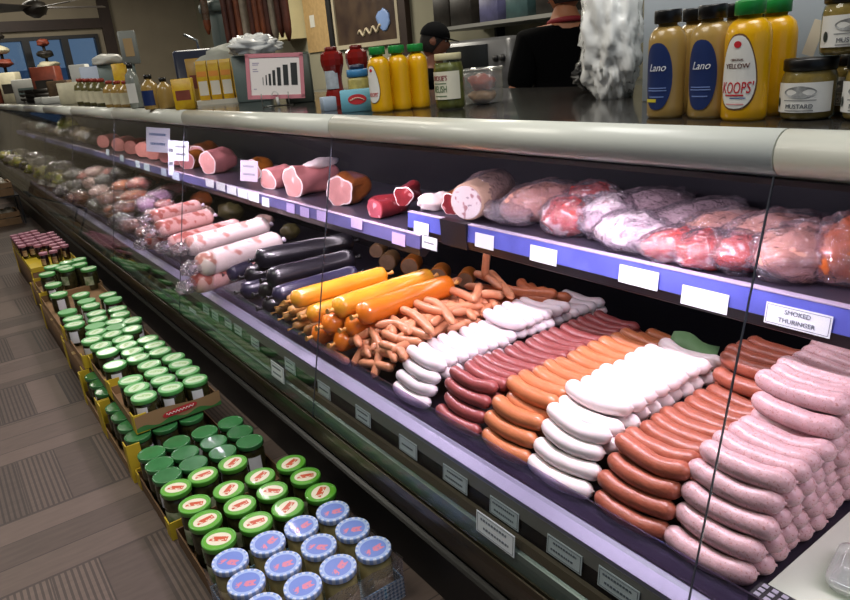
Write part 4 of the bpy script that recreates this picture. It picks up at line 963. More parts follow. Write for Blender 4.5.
# crates at the far end
woodm = P('crate_wood', '7b5f42', .75, vary=.2, vscale=10)
def crate(x0, x1, y0, y1, zb, h, label):
    r = thing('wooden_crate', label, 'crate', (x0, y0, zb), group='crates at the far end'); W = x1 - x0; D = y1 - y0
    MB().box(0, W, 0, D, 0, .012).build('crate_floor', woodm, r)
    for (a, b_, c, d) in ((0, W, 0, .012), (0, W, D - .012, D), (0, .012, .012, D - .012), (W - .012, W, .012, D - .012)):
        q = MB(); q.box(a, b_, c, d, .012, h * .55); q.box(a, b_, c, d, h * .62, h); q.build('crate_side', woodm, r)
for lb, zb in (('lower wooden crate at the far end of the aisle', .0), ('upper wooden crate at the far end of the aisle', .30)):
    crate(.15, .66, 8.25, 8.62, zb + .002, .13, lb)
    MB_ = MB()
    for i in range(4):
        o = MB().lump((0, 0, 0), (.07, .09, .075), i + 3 + int(zb * 10), .3).build('wrapped_loaf', P('loaf_grey', '8d8578', .4, vary=.25, vscale=12), None, (.24 + i * .11, 8.43, zb + .088)); tag(o, 'greyish wrapped loaf in the %s far crate, %s from the aisle' % (lb[:5], ORD[i]), 'loaf', 'loaves in the far crates')
for (x, y) in ((.17, 8.27), (.64, 8.27), (.17, 8.60), (.64, 8.60)): pass
st_ = thing('crate_stand', 'dark wire stand carrying the upper far crate', 'stand', (.13, 8.22, 0))
for x in (0, .55):
    for y in (0, .43): MB().box(x, x + .015, y, y + .015, 0, .30).build('leg', blk, st_)
MB().box(0, .565, 0, .445, .288, .30).build('stand_top', blk, st_)
# ================================================================ things on the counter
mus_y = P('mustard_yellow', 'e0a90c', .28, coat=.4, sss=.05); mus_b = P('mustard_brown', 'a98a4c', .28, vary=.05, vscale=20, coat=.4); capk = P('cap_black', '0d0d0f', .35); capg = P('cap_green', '1f8a3c', .35)
lw = P('label_white', 'e6e6e2', .45); lbl = P('label_navy', '1f3164', .4, vary=.06, vscale=18); inkr = P('koops_red', 'c2202c', .5); inkg = P('label_green_ink', '4e7048', .5); inkw = P('script_white_ink', 'e8ebf4', .5); inkgrey = P('grey_print', '7d7f80', .6)
BP = [(.0, .0), (.90, .0), (1.0, .006), (1.0, .02), (.98, .06), (1.0, .110), (.98, .124), (.88, .136), (.66, .1435), (.50, .146), (.50, .152)]
def bottle(label, x, y, body, cap, sx=.025, sy=.036, sc=1., group=None, lab=None, rz=0., name='mustard_bottle'):
    t = thing(name, label, 'bottle', (x, y, CT), rz, group=group)
    MB().lathe([(r, z * sc) for r, z in BP], 28, sx=sx, sy=sy).build('bottle_body', body, t)
    MB().lathe([(.020, .150 * sc), (.0215, .151 * sc), (.0215, .168 * sc), (.0205, .1705 * sc), (1e-5, .1705 * sc)], 20).build('cap', cap, t)
    def rp(z):
        z = z / sc
        for (r0, z0), (r1, z1) in zip(BP[1:], BP[2:]):
            if z0 <= z <= z1: return r0 + (r1 - r0) * (z - z0) / (z1 - z0 + 1e-9)
        return .9
    def surf(y_, z, e=.0008):
        q = rp(z); return -sx * q * math.sqrt(max(.02, 1 - (y_ / (sy * q)) ** 2)) - e
    if lab:
        zc, hz, hy, m_ = lab['zc'], lab['hz'], lab['hy'], lab['mat']
        def disc(k, e):
            mb = MB(); rings = 6; seg = 32; vs = []
            for i in range(rings + 1):
                for s in range(seg):
                    a = 2 * PI * s / seg; f = i / rings * k
                    zz = zc + hz * f * math.copysign(abs(math.sin(a)) ** .9, math.sin(a)); wy = hy * (1 - .18 * (zz - zc) / hz * (1 if lab.get('taper') else 0))
                    ca = math.copysign(abs(math.cos(a)) ** .75, math.cos(a)); vs.append((surf(wy * f * ca, zz, e), wy * f * ca, zz))
            mb.add(vs, [(i * seg + s, (i + 1) * seg + s, (i + 1) * seg + (s + 1) % seg, i * seg + (s + 1) % seg) for i in range(rings) for s in range(seg)]); return mb
        if lab.get('edge'): disc(1.05, .0006).build('label_border', lab['edge'], t)
        l = disc(1., .0012).build('label', m_, t)
        for (s, zz, size, im, sh, sqz) in lab['text']:
            warp = lambda co, zz=zz: Vector((surf(-co.x, zz + co.y, .0018) - co.z, -co.x, zz + co.y))
            text_mesh('lettering', s, size, .0002, im, l, warp=warp, shear=sh, squeeze=sqz)
        for (kind, yy, zz, r_, im) in lab.get('marks', []):
            mk = MB()
            if kind == 'disc':
                n = 14; vs = [(surf(yy + r_ * math.cos(2 * PI * i / n), zz + r_ * .8 * math.sin(2 * PI * i / n), .0019), yy + r_ * math.cos(2 * PI * i / n), zz + r_ * .8 * math.sin(2 * PI * i / n)) for i in range(n)]; mk.add(vs, [tuple(range(n - 1, -1, -1))])
            else:
                n = 8; vs = []
                for i in range(n + 1):
                    y_ = yy - r_ + 2 * r_ * i / n
                    for d in (-kind, kind): vs.append((surf(y_, zz + d, .0019), y_, zz + d))
                mk.add(vs, [(2 * i, 2 * i + 1, 2 * i + 3, 2 * i + 2) for i in range(n)])
            mk.build('printed_mark', im, l)
    return t
koops = dict(zc=.071, hz=.052, hy=.0255, mat=lw, edge=P('label_edge_grey', '6d4a30', .5), taper=True,
             text=[("KOOPS'", .0485, .0235, inkr, .12, .60), ('YELLOW', .0800, .0100, P('brown_ink', '5a2a1e', .5), 0, .95), ('ORIGINAL', .0890, .0045, P('brown_ink', '5a2a1e', .5), 0, 1)],
             marks=[('disc', 0, .1105, .0060, inkr), (.0008, -.004, .0345, .012, P('blue_ink_small', '4a6aa0', .5)), (.0012, .002, .0385, .015, inkr), (.0010, 0, .0255, .014, P('pink_ink', 'd89a9a', .5))])
def lanolab(yellow):
    mk = [(.0009, 0, .050, .017, P('paleblue_ink', '6f86c0', .5)), (.0009, 0, .046, .018, P('paleblue_ink', '6f86c0', .5)), (.0009, 0, .036, .014, P('paleblue_ink', '6f86c0', .5))]
    if yellow: mk.append((.0026, .010, .030, .011, P('yellow_flash', 'd8c83a', .5)))
    return dict(zc=.068, hz=.053, hy=.0245, mat=lbl, text=[('Lano', .082, .0165, inkw, .35, .95)], marks=mk)
koops_e = dict(koops)
bottle('yellow mustard squeeze bottle with the white KOOPS label facing out', 1.032, .602, mus_y, capg, sy=.0345, sx=.026, sc=1.0, group='mustard bottles on the counter', lab=koops)
bottle('yellow mustard squeeze bottle behind the KOOPS one, label hidden', 1.100, .600, mus_y, capg, sy=.0345, sx=.026, group='mustard bottles on the counter')
bottle('brown mustard bottle with navy oval label and a yellow flash, leftmost of the large ones', 1.040, .748, mus_b, capk, group='mustard bottles on the counter', lab=lanolab(True), sy=.032, sx=.026)
bottle('brown mustard bottle with navy oval label beside the KOOPS bottle', 1.047, .672, mus_b, capk, group='mustard bottles on the counter', lab=lanolab(False), sy=.034, sx=.026)
for i, (x, y) in enumerate([(1.112, .745), (1.115, .672), (1.180, .672)]):
    bottle('black-capped mustard bottle in the row behind, %s' % ['behind the leftmost navy label', 'behind the right navy label', 'farthest back by the green caps'][i], x, y, mus_b, capk, group='mustard bottles on the counter', sy=.033, sx=.026)
# squat mustard jars, two standing on two
def squat(label, x, y, z, rz=0., group='squat mustard jars'):
    t = thing('squat_jar', label, 'jar', (x, y, z), rz, group=group); r = .0365
    pf = [(r * .86, 0), (r * .97, .004), (r, .012), (r, .056), (r * .95, .064), (r * .88, .068), (r * .88, .072)]
    MB().lathe([(a - .0015, b + .0015) for a, b in pf], 28).build('contents', P('grain_mustard', 'a9894c', .4, vary=.12, vscale=120), t)
    MB().lathe(pf, 28, cap=False).build('glass_jar', jglass, t)
    MB().lathe([(r * .92, .068), (r * .97, .070), (r * .97, .083), (r * .93, .085), (1e-5, .085)], 28).build('lid', capk, t)
    lb = patch(r + .0008, .012, .053, -1.25, 1.25, 18); o = lb.build('label', lw, t); o.rotation_euler = (0, 0, -PI / 2)
    R_ = r + .0014
    def warp(co, zz): a = co.x / R_; return Vector((R_ * math.sin(a), -R_ * math.cos(a) - co.z, zz + co.y))
    text_mesh('lettering', 'MUSTARD', .0085, .0002, P('dark_print', '4c5058', .6), o, warp=lambda c: warp(c, .0205))
    for zz, w in ((.029, .023), (.0148, .020)):
        q = MB(); n = 8; vs = []
        for i in range(n + 1):
            a = (-w + 2 * w * i / n) / R_; vs += [(R_ * math.sin(a), -R_ * math.cos(a), zz - .0006), (R_ * math.sin(a), -R_ * math.cos(a), zz + .0006)]
        q.add(vs, [(2 * i, 2 * i + 2, 2 * i + 3, 2 * i + 1) for i in range(n)]); q.build('printed_rule', inkgrey, o)
    q = MB(); n = 26; vs = []
    for i in range(n):
        a = 2 * PI * i / n; xx = .023 * math.copysign(abs(math.cos(a)) ** 1.3, math.cos(a)); zz = .040 + .0085 * math.sin(a); b = xx / R_
        vs.append((R_ * math.sin(b), -R_ * math.cos(b), zz))
    ce = (0, -R_ - .0004, .040); q.add(vs + [ce], [(i, (i + 1) % n, n) for i in range(n)]); q.build('engraving', P('engraving_grey', '9a9c9c', .6, vary=.3, vscale=160), o)
    for a in (-.95,):
        q = MB(); n = 12; vs = [(R_ * math.sin(a + .11 * math.cos(2 * PI * i / n)), -R_ * math.cos(a + .11 * math.cos(2 * PI * i / n)), .026 + .007 * math.sin(2 * PI * i / n)) for i in range(n)]; q.add(vs, [tuple(range(n))]); q.build('oval_stamp', P('stamp_dark', '26302c', .6), o)
    return t
squat('squat mustard jar at the front, right beside the KOOPS bottle', 1.062, .522, CT, .15)
squat('squat mustard jar at the right edge of the photo, in front', 1.068, .437, CT, .1)
squat('squat mustard jar behind, under the upper left one', 1.155, .500, CT); squat('squat mustard jar behind, under the upper right one', 1.155, .415, CT)
squat('upper squat mustard jar standing on others, left one', 1.080, .482, CT + .0856, .5); squat('upper squat mustard jar standing on others, right one', 1.052, .400, CT + .0856, .5)
o = MB().obox((0, 0, 0), (.001, .018, .05), Matrix.Rotation(.3, 3, 'X')).build('neck_tag', P('cream_tag', 'd9d3c2', .6), None, (1.110, .545, CT + .110)); tag(o, 'cream paper tag hanging beside the upper squat jars', 'tag')
# pale box behind the bottles
wb = thing('pale_carton', 'tall pale blue-white box standing behind the mustard bottles', 'box', (1.285, .25, CT))
MB().bevbox(0, .30, 0, .735, 0, .30, .004).build('box_body', P('pale_box', 'aab4bd', .5, vary=.03, vscale=5), wb)
MB().box(-.0005, .0, .36, .365, .0, .30).build('box_seam', P('box_seam', '8d979f', .5), wb)
# white plastic bag
bagm = glassy('white_bag_film', 'eef3f2', .2, .04, bump=.25, bscale=34, haze=.96, hazecol='fcfefc')
p = atz(618, 104, CT); bg = thing('plastic_bag', 'crumpled white plastic bag left of the pale box', 'plastic bag', (1.36, 1.13, CT))
MB().lump((0, 0, .15), (.060, .070, .165), 4, .26, 3.0, None, 64, 50, flatten=.91, crease=.08).build('bag_skin', bagm, bg)
MB().lump((0, 0, .135), (.045, .052, .13), 8, .30, 2.6, None, 30, 22, flatten=.93).build('bag_contents', P('paper_liners', 'd9ddd2', .6, vary=.08, vscale=20, bump=.5, bscale=30), bg)
p = atz(607, 90, CT); o = MB().lump((0, 0, 0), (.07, .07, .05), 9, .5, 3.2, None, 26, 18, flatten=.8).build('black_bag', P('black_film', '0b0b0d', .25, bump=.6, bscale=40), None, (1.56, 1.33, CT + .045)); tag(o, 'small crumpled black bag beside the white plastic bag', 'plastic bag')
# relish jar
rj = thing('relish_jar', 'relish jar with a cream label and pale lid beside the yellow bottles', 'jar', (1.115, 1.437, CT)); r = .0375
pf = [(r * .88, 0), (r * .98, .005), (r, .014), (r, .095), (r * .92, .110), (r * .82, .117), (r * .82, .122)]
MB().lathe([(a - .0015, b + .002) for a, b in pf[:-2]], 26).build('contents', P('relish', '6d6a34', .4, vary=.25, vscale=70), rj)
MB().lathe(pf, 26, cap=False).build('glass_jar', jglass, rj)
MB().lathe([(r * .86, .118), (r * .90, .120), (r * .90, .132), (r * .86, .134), (1e-5, .134)], 26).build('lid', P('cream_lid', 'd2c9a0', .4), rj)
lb = patch(r + .0008, .026, .092, -1.45, 1.45, 20).build('label', P('label_cream', 'dcd8c4', .5), rj); lb.rotation_euler = (0, 0, -PI / 2 + .2)
R_ = r + .0015
def rw(co, zz): a = co.x / R_; return Vector((R_ * math.sin(a), -R_ * math.cos(a) - co.z, zz + co.y))
text_mesh('lettering', "DICKIE'S", .0165, .0003, P('maroon_ink', '8a2430', .5), lb, warp=lambda c: rw(c, .076), squeeze=.72)
text_mesh('lettering', 'RELISH', .0225, .0003, inkg, lb, warp=lambda c: rw(c, .050), squeeze=.62)
for zz in (.034, .064):
    q = MB(); vs = []
    for i in range(9):
        a = -.5 + 1.0 * i / 8; vs += [(R_ * math.sin(a), -R_ * math.cos(a), zz - .001), (R_ * math.sin(a), -R_ * math.cos(a), zz + .001)]
    q.add(vs, [(2 * i, 2 * i + 2, 2 * i + 3, 2 * i + 1) for i in range(8)]); q.build('printed_rule', inkg, lb)
# clear tub with orange peppers
tb_ = thing('deli_tub', 'clear square tub with red-orange peppers right of the relish jar', 'tub', (1.235, 1.452, CT), rz=.5)
MB().bevbox(-.045, .045, -.045, .045, .0, .085, .012).build('tub_wall', glassy('tub_clear', 'eef0ee', .05, .1, haze=.15), tb_)
MB().lump((0, .0, .055), (.034, .034, .022), 2, .3).build('peppers', P('pepper_red', 'c8462a', .3, vary=.2, vscale=30), tb_)
MB().lump((0, .0, .020), (.036, .036, .018), 3, .3).build('filling', P('pepper_tan', 'b08a66', .4, vary=.2, vscale=30), tb_)
MB().bevbox(-.048, .048, -.048, .048, .085, .090, .013).build('rim', glassy('tub_clear', 'eef0ee'), tb_)
# three yellow bottles going back
ysm = dict(zc=.072, hz=.046, hy=.020, mat=lw, edge=P('label_edge_grey', '6d4a30', .5), taper=True, text=[("KOOPS'", .046, .014, inkr, .12, .66)], marks=[('disc', 0, .1075, .005, inkr)])
for i, (px, py) in enumerate([(391, 112), (409, 111.3), (426, 110.5)]):
    p = atz(px, py, CT)
    bottle('yellow mustard bottle in the trio by the relish jar, %s' % ['leftmost, label showing', 'middle one', 'rightmost'][i], 1.025 + .050 * i, 1.620 - .016 * i, mus_y, capg, sc=.965, sx=.026, sy=.033, group='small group of yellow mustard bottles', lab=ysm if i == 0 else None, rz=0.15)
# box with a red badge and a blue-lidded jar on it
bx = thing('cracker_box', 'light blue box with a red oval badge left of the yellow bottles', 'box', (1.03, 1.755, CT), rz=-.62)
MB().bevbox(-.045, .045, -.025, .025, 0, .060, .003).build('box_body', P('sky_box', '6fb2c8', .45, vary=.08, vscale=18), bx)
q = MB(); n = 24; q.add([(.002 + .026 * math.cos(2 * PI * i / n), -.0258, .034 + .014 * math.sin(2 * PI * i / n)) for i in range(n)], [tuple(range(n))]); q.build('badge', P('badge_red', 'c2333a', .5), bx)
q = MB(); q.tube([(-.018 + .04 * i / 20, -.0266, .031 + .007 * math.sin(PI * i / 20) + .0015 * math.sin(i * 1.9)) for i in range(21)], .0013, 5); q.build('badge_script', P('badge_cream', 'd9c9b4', .5), bx)
bj = thing('blue_lid_jar', 'small mustard jar with blue lid standing behind the light blue box', 'jar', (1.075, 1.815, CT))
MB().lathe([(.026, 0), (.030, .004), (.031, .02), (.031, .082), (.027, .092)], 22).build('contents', P('pale_mustard2', 'a59a58', .4, vary=.2, vscale=60), bj)
MB().lathe([(.027, .091), (.0315, .093), (.0315, .110), (.029, .112), (1e-5, .112)], 22).build('lid', P('blue_lid', '3f7fb0', .4), bj)
MB().lathe([(.018, .112), (.022, .114), (.021, .124), (1e-5, .126)], 18).build('cap', P('dark_blue_cap', '26304a', .4), bj)
# ketchup bottles
ketm = P('ketchup', '7e1a16', .25, vary=.1, vscale=12, coat=.5)
def ketchup(x, y, label, rz=0.):
    t = thing('ketchup_bottle', label, 'bottle', (x, y, CT), rz, group='ketchup bottles')
    MB().lathe([(1e-5, .0), (.034, .0), (.037, .006), (.037, .035), (.033, .048), (.029, .058), (.027, .075), (.028, .095), (.033, .112), (.039, .128), (.041, .145), (.038, .162), (.028, .170), (1e-5, .172)], 12, sx=.85).build('bottle_body', ketm, t, smooth=False)
    MB().lathe([(.018, .170), (.020, .172), (.020, .180), (.016, .183), (1e-5, .183)], 14).build('cap', P('cap_red_dark', '6a1512', .35), t)
    lb = patch(.0295, .058, .112, -.8, .8).build('label', P('label_pale_blue', 'a9b3bc', .5, vary=.15, vscale=60), t); lb.rotation_euler = (0, 0, -PI / 2 + .5); return t
ketchup(1.115, 2.03, 'red ketchup bottle with a pale label, left of the pair', .2); ketchup(1.20, 2.02, 'red ketchup bottle behind the blue-lidded jar, right of the pair')
p = atz(334, 111, CT); o = MB().bevbox(-.02, .02, -.03, .03, 0, .04, .003).build('small_carton', P('paleblue_carton', '9fb0c4', .5), None, (1.03, 1.93, CT), (0, 0, -.3)); tag(o, 'small pale blue carton in front of the ketchup bottles', 'box')
# size chart sign
sg = thing('sign_stand', 'white sign with pink border and rising black bars on a wire stand', 'sign', (1.105, 2.47, CT), rot=(0, 0, -.66))
W, Hh, zb = .205, .152, .032
sgb = MB().box(-W / 2, W / 2, 0, .004, zb, zb + Hh).build('sign_panel', P('sign_white', 'e9e4e2', .4), sg, rot=(-.14, .055, 0))
q = MB(); b = .010
q.box(-W / 2 - .004, W / 2 + .004, -.003, .0, zb - .004, zb + b); q.box(-W / 2 - .004, W / 2 + .004, -.003, .0, zb + Hh - b, zb + Hh + .004); q.box(-W / 2 - .004, -W / 2 + b, -.003, 0, zb, zb + Hh); q.box(W / 2 - b, W / 2 + .004, -.003, 0, zb, zb + Hh)
q.build('pink_border', P('sign_pink', 'c9808c', .45), sgb)
u = lambda a: -W / 2 + W * a
for i, (x0, x1, z1, z0_) in enumerate([(.27, .28, .48, .30), (.325, .345, .53, .30), (.38, .42, .56, .29), (.45, .50, .64, .29), (.535, .60, .70, .28), (.645, .735, .76, .29), (.785, .90, .80, .29)]):
    MB().box(u(x0), u(x1), -.0012, 0, zb + Hh * z0_, zb + Hh * z1).build('printed_bar', P('bar_black', '1f2326', .5), sgb)
for zz, w in ((.80, .12), (.76, .10), (.66, .08), (.61, .10), (.20, .05)):
    MB().box(u(.10), u(.10 + w), -.001, 0, zb + Hh * zz, zb + Hh * zz + .003).build('small_print', P('lilac_print', 'a9a0b8', .6), sgb)
w = MB()
for s in (-.05, .05):
    w.tube([(s, .05, .001), (s, -.012, .001), (s, -.012, .035), (s, -.010, .05)], .002, 6)
w.tube([(-.05, .05, .002), (.05, .05, .002)], .002, 6); w.tube([(-.05, .006, .030), (0, .008, .0325), (.05, .006, .030)], .002, 6); w.build('wire_stand', P('wire_steel', 'a9aaa6', .3, metal=.8), sg)
cl = MB(); cl.tube([(.0 + .012 * math.cos(a), -.007, .040 + .014 * math.sin(a)) for a in [PI * i / 10 for i in range(11)]], .0022, 6); cl.tube([(.006, -.008, .034), (.009, -.008, .006)], .006, 8); cl.build('clip', P('clip_white', 'cfd0cc', .4), sg)
# yellow packets
ylp = P('yellow_pack', 'd6b21e', .4, vary=.10, vscale=30, col2='c99a1a'); ypw = P('pack_white', 'dcd8cc', .5)
yt = thing('snack_carton', 'white tray carton under the yellow pouches', 'tray', (1.24, 3.28, CT), rz=-.62)
MB().box(-.16, .16, -.06, .06, 0, .020).build('carton_body', P('white_tray', 'c9c6b8', .6), yt)
for i in range(5):
    t = thing('yellow_pouch', 'yellow pouch with a white lower label, %s of the five in the carton' % ORD[i], 'pouch', (1.24 + (-.112 + .056 * i) * math.cos(-.62), 3.28 + (-.112 + .056 * i) * math.sin(-.62), CT + .020), rz=-.62, group='yellow pouches left of the sign')
    q = MB(); zz = [0, .02, .10, .16, .175]; th = [.018, .024, .020, .010, .004]; wd = [.023, .025, .025, .024, .025]; vs = []
    for z, a, b_ in zip(zz, th, wd): vs += [(-b_, -a, z), (b_, -a, z), (b_, a, z), (-b_, a, z)]
    q.add(vs, [(4 * k + j, 4 * k + (j + 1) % 4, 4 * k + 4 + (j + 1) % 4, 4 * k + 4 + j) for k in range(4) for j in range(4)] + [(3, 2, 1, 0), (16, 17, 18, 19)]); q.build('pouch_body', ylp, t, smooth=False)
    MB().add([(-.020, -.0255, .022), (.022, -.0255, .022), (.022, -.0225, .085), (-.020, -.0225, .085)], [(0, 1, 2, 3)]).build('white_label', ypw, t)
    MB().add([(-.022, -.0205, .105), (.022, -.0205, .105), (.022, -.0165, .128), (-.022, -.0165, .128)], [(0, 1, 2, 3)]).build('orange_flash', P('orange_flash', 'd98a1e', .5), t)
def simple_box(name, label, cat, px, py, w, d, h, mat, rz=-.5, trim=None, group='goods along the far counter', z=CT, top=None):
    p = atz(px, py, z)
    if p.y > 10.9: p = Vector((aty(px, py, 10.9).x, 10.9, z))
    if top is not None: h = aty(px, top, p.y).z - z
    t = thing(name, label, cat, p, rz=rz, group=group)
    MB().bevbox(-w / 2, w / 2, -d / 2, d / 2, 0, h, min(w, d) * .08).build('box_body', mat, t)
    if trim: MB().box(-w * .36, w * .36, -d / 2 - .001, -d / 2, h * .3, h * .62).build('printed_panel', trim, t)
    return t
def simple_bottle(name, label, px, py, r, h, mat, cap, labm=None, group='goods along the far counter', z=CT, top=None):
    p = atz(px, py, z)
    if p.y > 10.9: p = Vector((aty(px, py, 10.9).x, 10.9, z))
    if top is not None: h = aty(px, top, p.y).z - z
    t = thing(name, label, 'bottle', p, group=group)
    MB().lathe([(1e-5, 0), (r * .9, 0), (r, .006), (r, h * .62), (r * .85, h * .74), (r * .42, h * .82), (r * .38, h * .90)], 18).build('bottle_body', mat, t)
    MB().lathe([(r * .45, h * .88), (r * .45, h), (1e-5, h)], 14).build('cap', cap, t)
    if labm:
        lb = patch(r + .0008, h * .12, h * .55, -1.1, 1.1).build('label', labm, t); lb.rotation_euler = (0, 0, -PI / 2 + .5)
    return t
gold = P('gold_pack', 'b08a3a', .4, vary=.15, vscale=14); redbox = P('red_pack_print', '84402f', .5, vary=.2, vscale=16); cream = P('cream_pack', 'cfc9ac', .55, vary=.1, vscale=14); olivej = P('olive_jar', '5f5a34', .3, vary=.3, vscale=24, coat=.4)
teal = P('grey_teal', '6a7a78', .5, vary=.1, vscale=8); dk = P('dark_item', '2a2622', .5, vary=.3, vscale=12); whitei = P('white_item', 'c9cac4', .5, vary=.06, vscale=8); blui = P('blue_item', '3a5a9c', .5, vary=.15, vscale=10)
simple_box('gold_box', 'tall gold-yellow box with a reddish print left of the yellow pouches', 'box', 201, 101, .085, .06, 0, gold, trim=redbox, top=58)
simple_box('yellow_bag', 'yellow and red bag at the counter edge left of the gold box', 'bag', 187, 109, .085, .05, 0, ylp, trim=redbox, top=78)
simple_bottle('mustard_bottle', 'mustard bottle with a navy oval label at the counter edge, far group', 154, 109, .040, 0, mus_b, capk, lbl, top=74)
simple_bottle('mustard_bottle', 'mustard bottle right of the far navy labelled one', 168, 108.5, .036, 0, mus_b, capk, top=77)
simple_bottle('glass_bottle', 'clear bottle left of the far navy labelled mustard', 138, 108, .034, 0, P('clear_bottle', '8d938c', .15, vary=.2, vscale=14, coat=.5), blk, lw, top=62)
for i, px in enumerate((130, 122, 114)): simple_bottle('mustard_bottle', 'brownish bottle in the group left of the clear bottle, %s from it' % ORD[i], px, 107, .042, 0, mus_b, P('cap_red', 'a03a30', .4), cream, top=80)
for i, (px, py) in enumerate([(106, 105.8), (99, 105.3), (92, 104.8), (85, 104.3), (104, 103), (96, 102.6), (88, 102.2)]): simple_bottle('olive_jar', 'olive green jar with a red lid on the far counter, %s from the brownish bottles' % ORD[i], px, py, .050, 0, olivej, P('cap_red', 'a03a30', .4), cream, top=78)
simple_box('cream_box', 'cream box left of the olive jars', 'box', 74, 103.8, .17, .10, 0, cream, top=82)
for i, (px, py, lb) in enumerate([(61, 103, 'white paper stack lying on the far counter, near one'), (53, 102.6, 'white paper stack lying on the far counter, far one')]): simple_box('paper_stack', lb, 'papers', px, py, .26, .2, .06, whitei)
for i, (px, py) in enumerate([(37, 102.4), (28, 102.1), (46, 102.3)]):
    p = atz(px, py, CT)
    for k in range(3):
        o = MB().lathe([(1e-5, 0), (.09, 0), (.10, .025), (.10, .045), (1e-5, .045)], 18).build('dark_tin', dk, None, (p.x, p.y, CT + k * .046 + .001)); tag(o, 'dark round tin, %s in the %s stack of the far counter' % (['bottom', 'middle', 'top'][k], ['middle', 'left', 'right'][i]), 'tin', 'stacked dark tins on the far counter')
simple_box('white_carton', 'white carton behind the dark tins', 'box', 38, 101.2, .42, .2, 0, whitei, trim=teal, top=78)
simple_box('cream_box', 'cream box with dark print at the far left', 'box', 16, 102, .22, .2, 0, cream, trim=dk, top=72)
simple_box('red_box', 'red-orange box at the left edge of the photo', 'box', -1, 102.2, .12, .2, 0, redbox, top=68)
simple_box('red_display', 'dark red display box behind the cream box', 'box', 53, 101.2, .26, .2, 0, redbox, trim=dk, top=66)
simple_box('wood_basket', 'brown basket behind the paper stacks', 'basket', 65, 101.6, .2, .2, 0, P('brown_basket', '5a4630', .7, vary=.3, vscale=20), top=80)
simple_box('white_bottle', 'white upright carton before the far windows', 'box', 87, 101, .14, .12, 0, whitei, top=64)
simple_box('white_bottle', 'pale blue-white packs stacked before the far windows', 'box', 100, 101, .18, .12, 0, P('paleblue_item', 'b9c6dd', .5), trim=blui, top=66)
simple_box('yellow_item', 'yellow upright packet behind the olive jars', 'box', 127, 101.5, .09, .08, 0, ylp, top=63)
simple_box('grey_dispenser', 'grey dispenser with a white cloth on top behind the olive jars', 'dispenser', 116, 101.5, .13, .12, 0, teal, top=64)
p = atz(116, 101.5, CT); zt_ = aty(116, 64, p.y).z; o = MB().lump((0, 0, 0), (.11, .11, .045), 5, .3, flatten=.6).build('white_cloth', whitei, None, (p.x, p.y, zt_ + .028)); tag(o, 'white cloth lying on the grey dispenser', 'cloth')
for i, (px, py, tp) in enumerate([(14, 101, 36), (57, 100.6, 42)]):
    p = atz(px, py, CT); p = Vector((aty(px, py, 11.35).x, 11.35, CT)); t = thing('basket_tree', 'dark stand with reddish goods before the far windows, %s' % ['left one', 'right one'][i], 'stand', p, group='stands before the far windows'); h = aty(px, tp, p.y).z - CT; p = Vector(p)
    MB().lathe([(.08, 0), (.08, .02), (.02, .03), (.02, h)], 12).build('pole', dk, t)
    for k, zz in enumerate((h * .60, h * .80, h)): MB().lump((0, 0, zz), (.14 - .03 * k, .14 - .03 * k, .05), i * 3 + k, .4).build('goods', (redbox, cream, dk)[(k + i) % 3], t)
# grey scale with a display, hanging hose, paper, monitor behind
sc_ = thing('deli_scale', 'grey deli scale with an upright display on a post behind the mustards', 'scale', (*atz(140, 101.5, CT).xy, CT), rz=-.3)
sc_.scale = (.62, .62, .80)
MB().bevbox(-.15, .15, -.15, .15, 0, .10, .03).build('scale_base', teal, sc_); MB().bevbox(-.14, .14, -.14, .14, .105, .115, .03).build('weighing_plate', P('plate_steel', 'a9aaa6', .3, metal=.7), sc_)
MB().tube([(0, .10, .1), (0, .10, .36)], .02, 10).build('post', teal, sc_); MB().bevbox(-.09, .09, .06, .13, .30, .56, .02).build('display_head', P('grey_plastic', '858a86', .5), sc_); MB().box(-.045, .045, .056, .06, .36, .50).build('display_screen', P('tan_screen', 'b09468', .5), sc_)
cl_ = atz(165, 92, CT); o = MB().lump((0, 0, 0), (.16, .2, .10), 14, .35, 2.2).build('paper_heap', P('grey_paper', 'a6aaa0', .6, vary=.08, vscale=10), None, (1.45, 3.75, CT + .17)); tag(o, 'grey-white crumpled paper heap behind the far mustards', 'paper')
mo = thing('dark_cabinet_machine', 'dark blue-black machine with a bright spot behind the gold box', 'machine', (*atx(195, 60, 2.3).xy, .0), rz=-.4)
MB().bevbox(-.18, .18, -.15, .15, 0, CT + .36, .03).build('machine_body', P('navy_machine', '232a40', .35), mo); MB().box(-.03, .0, -.153, -.15, CT + .12, CT + .19).build('white_spot', P('spot_white', 'c9d2dc', .4), mo)
MB().tube([(.05, 0, CT + .33), (.05, 0, CT + .44), (-.06, 0, CT + .50)], .012, 8).build('spout', P('steel_spout', '9aa0a6', .25, metal=.8), mo)
# ================================================================ behind the counter
col = thing('grey_column', 'grey painted column between the machine and the hanging sausages', 'column', (2.35, 6.05, 0)); MB().bevbox(-.10, .10, -.10, .10, 0, 3.0, .02).build('column_shaft', teal, col); MB().bevbox(-.16, .16, -.16, .16, 1.78, 1.86, .03).build('collar', teal, col)
rail_t = thing('hanging_rail', 'dark rail carrying the hanging sausages', 'rail', (0, 0, 0)); a_ = aty(196, -40, 5.9); b_ = aty(300, -46, 4.7); a_.z = b_.z = 2.02
MB().tube([a_, b_], .012, 8).build('rail', dk, rail_t)
for q in (a_, b_): MB().tube([q, (q.x, q.y, 3.0)], .008, 8).build('rod', dk, rail_t)
hs = [P('dry_sausage_brown', '5c2f22', .5, vary=.25, vscale=20), P('dry_sausage_red', '8a4a2c', .5, vary=.25, vscale=20), P('dry_sausage_pale', 'a89a86', .55, vary=.2, vscale=20)]
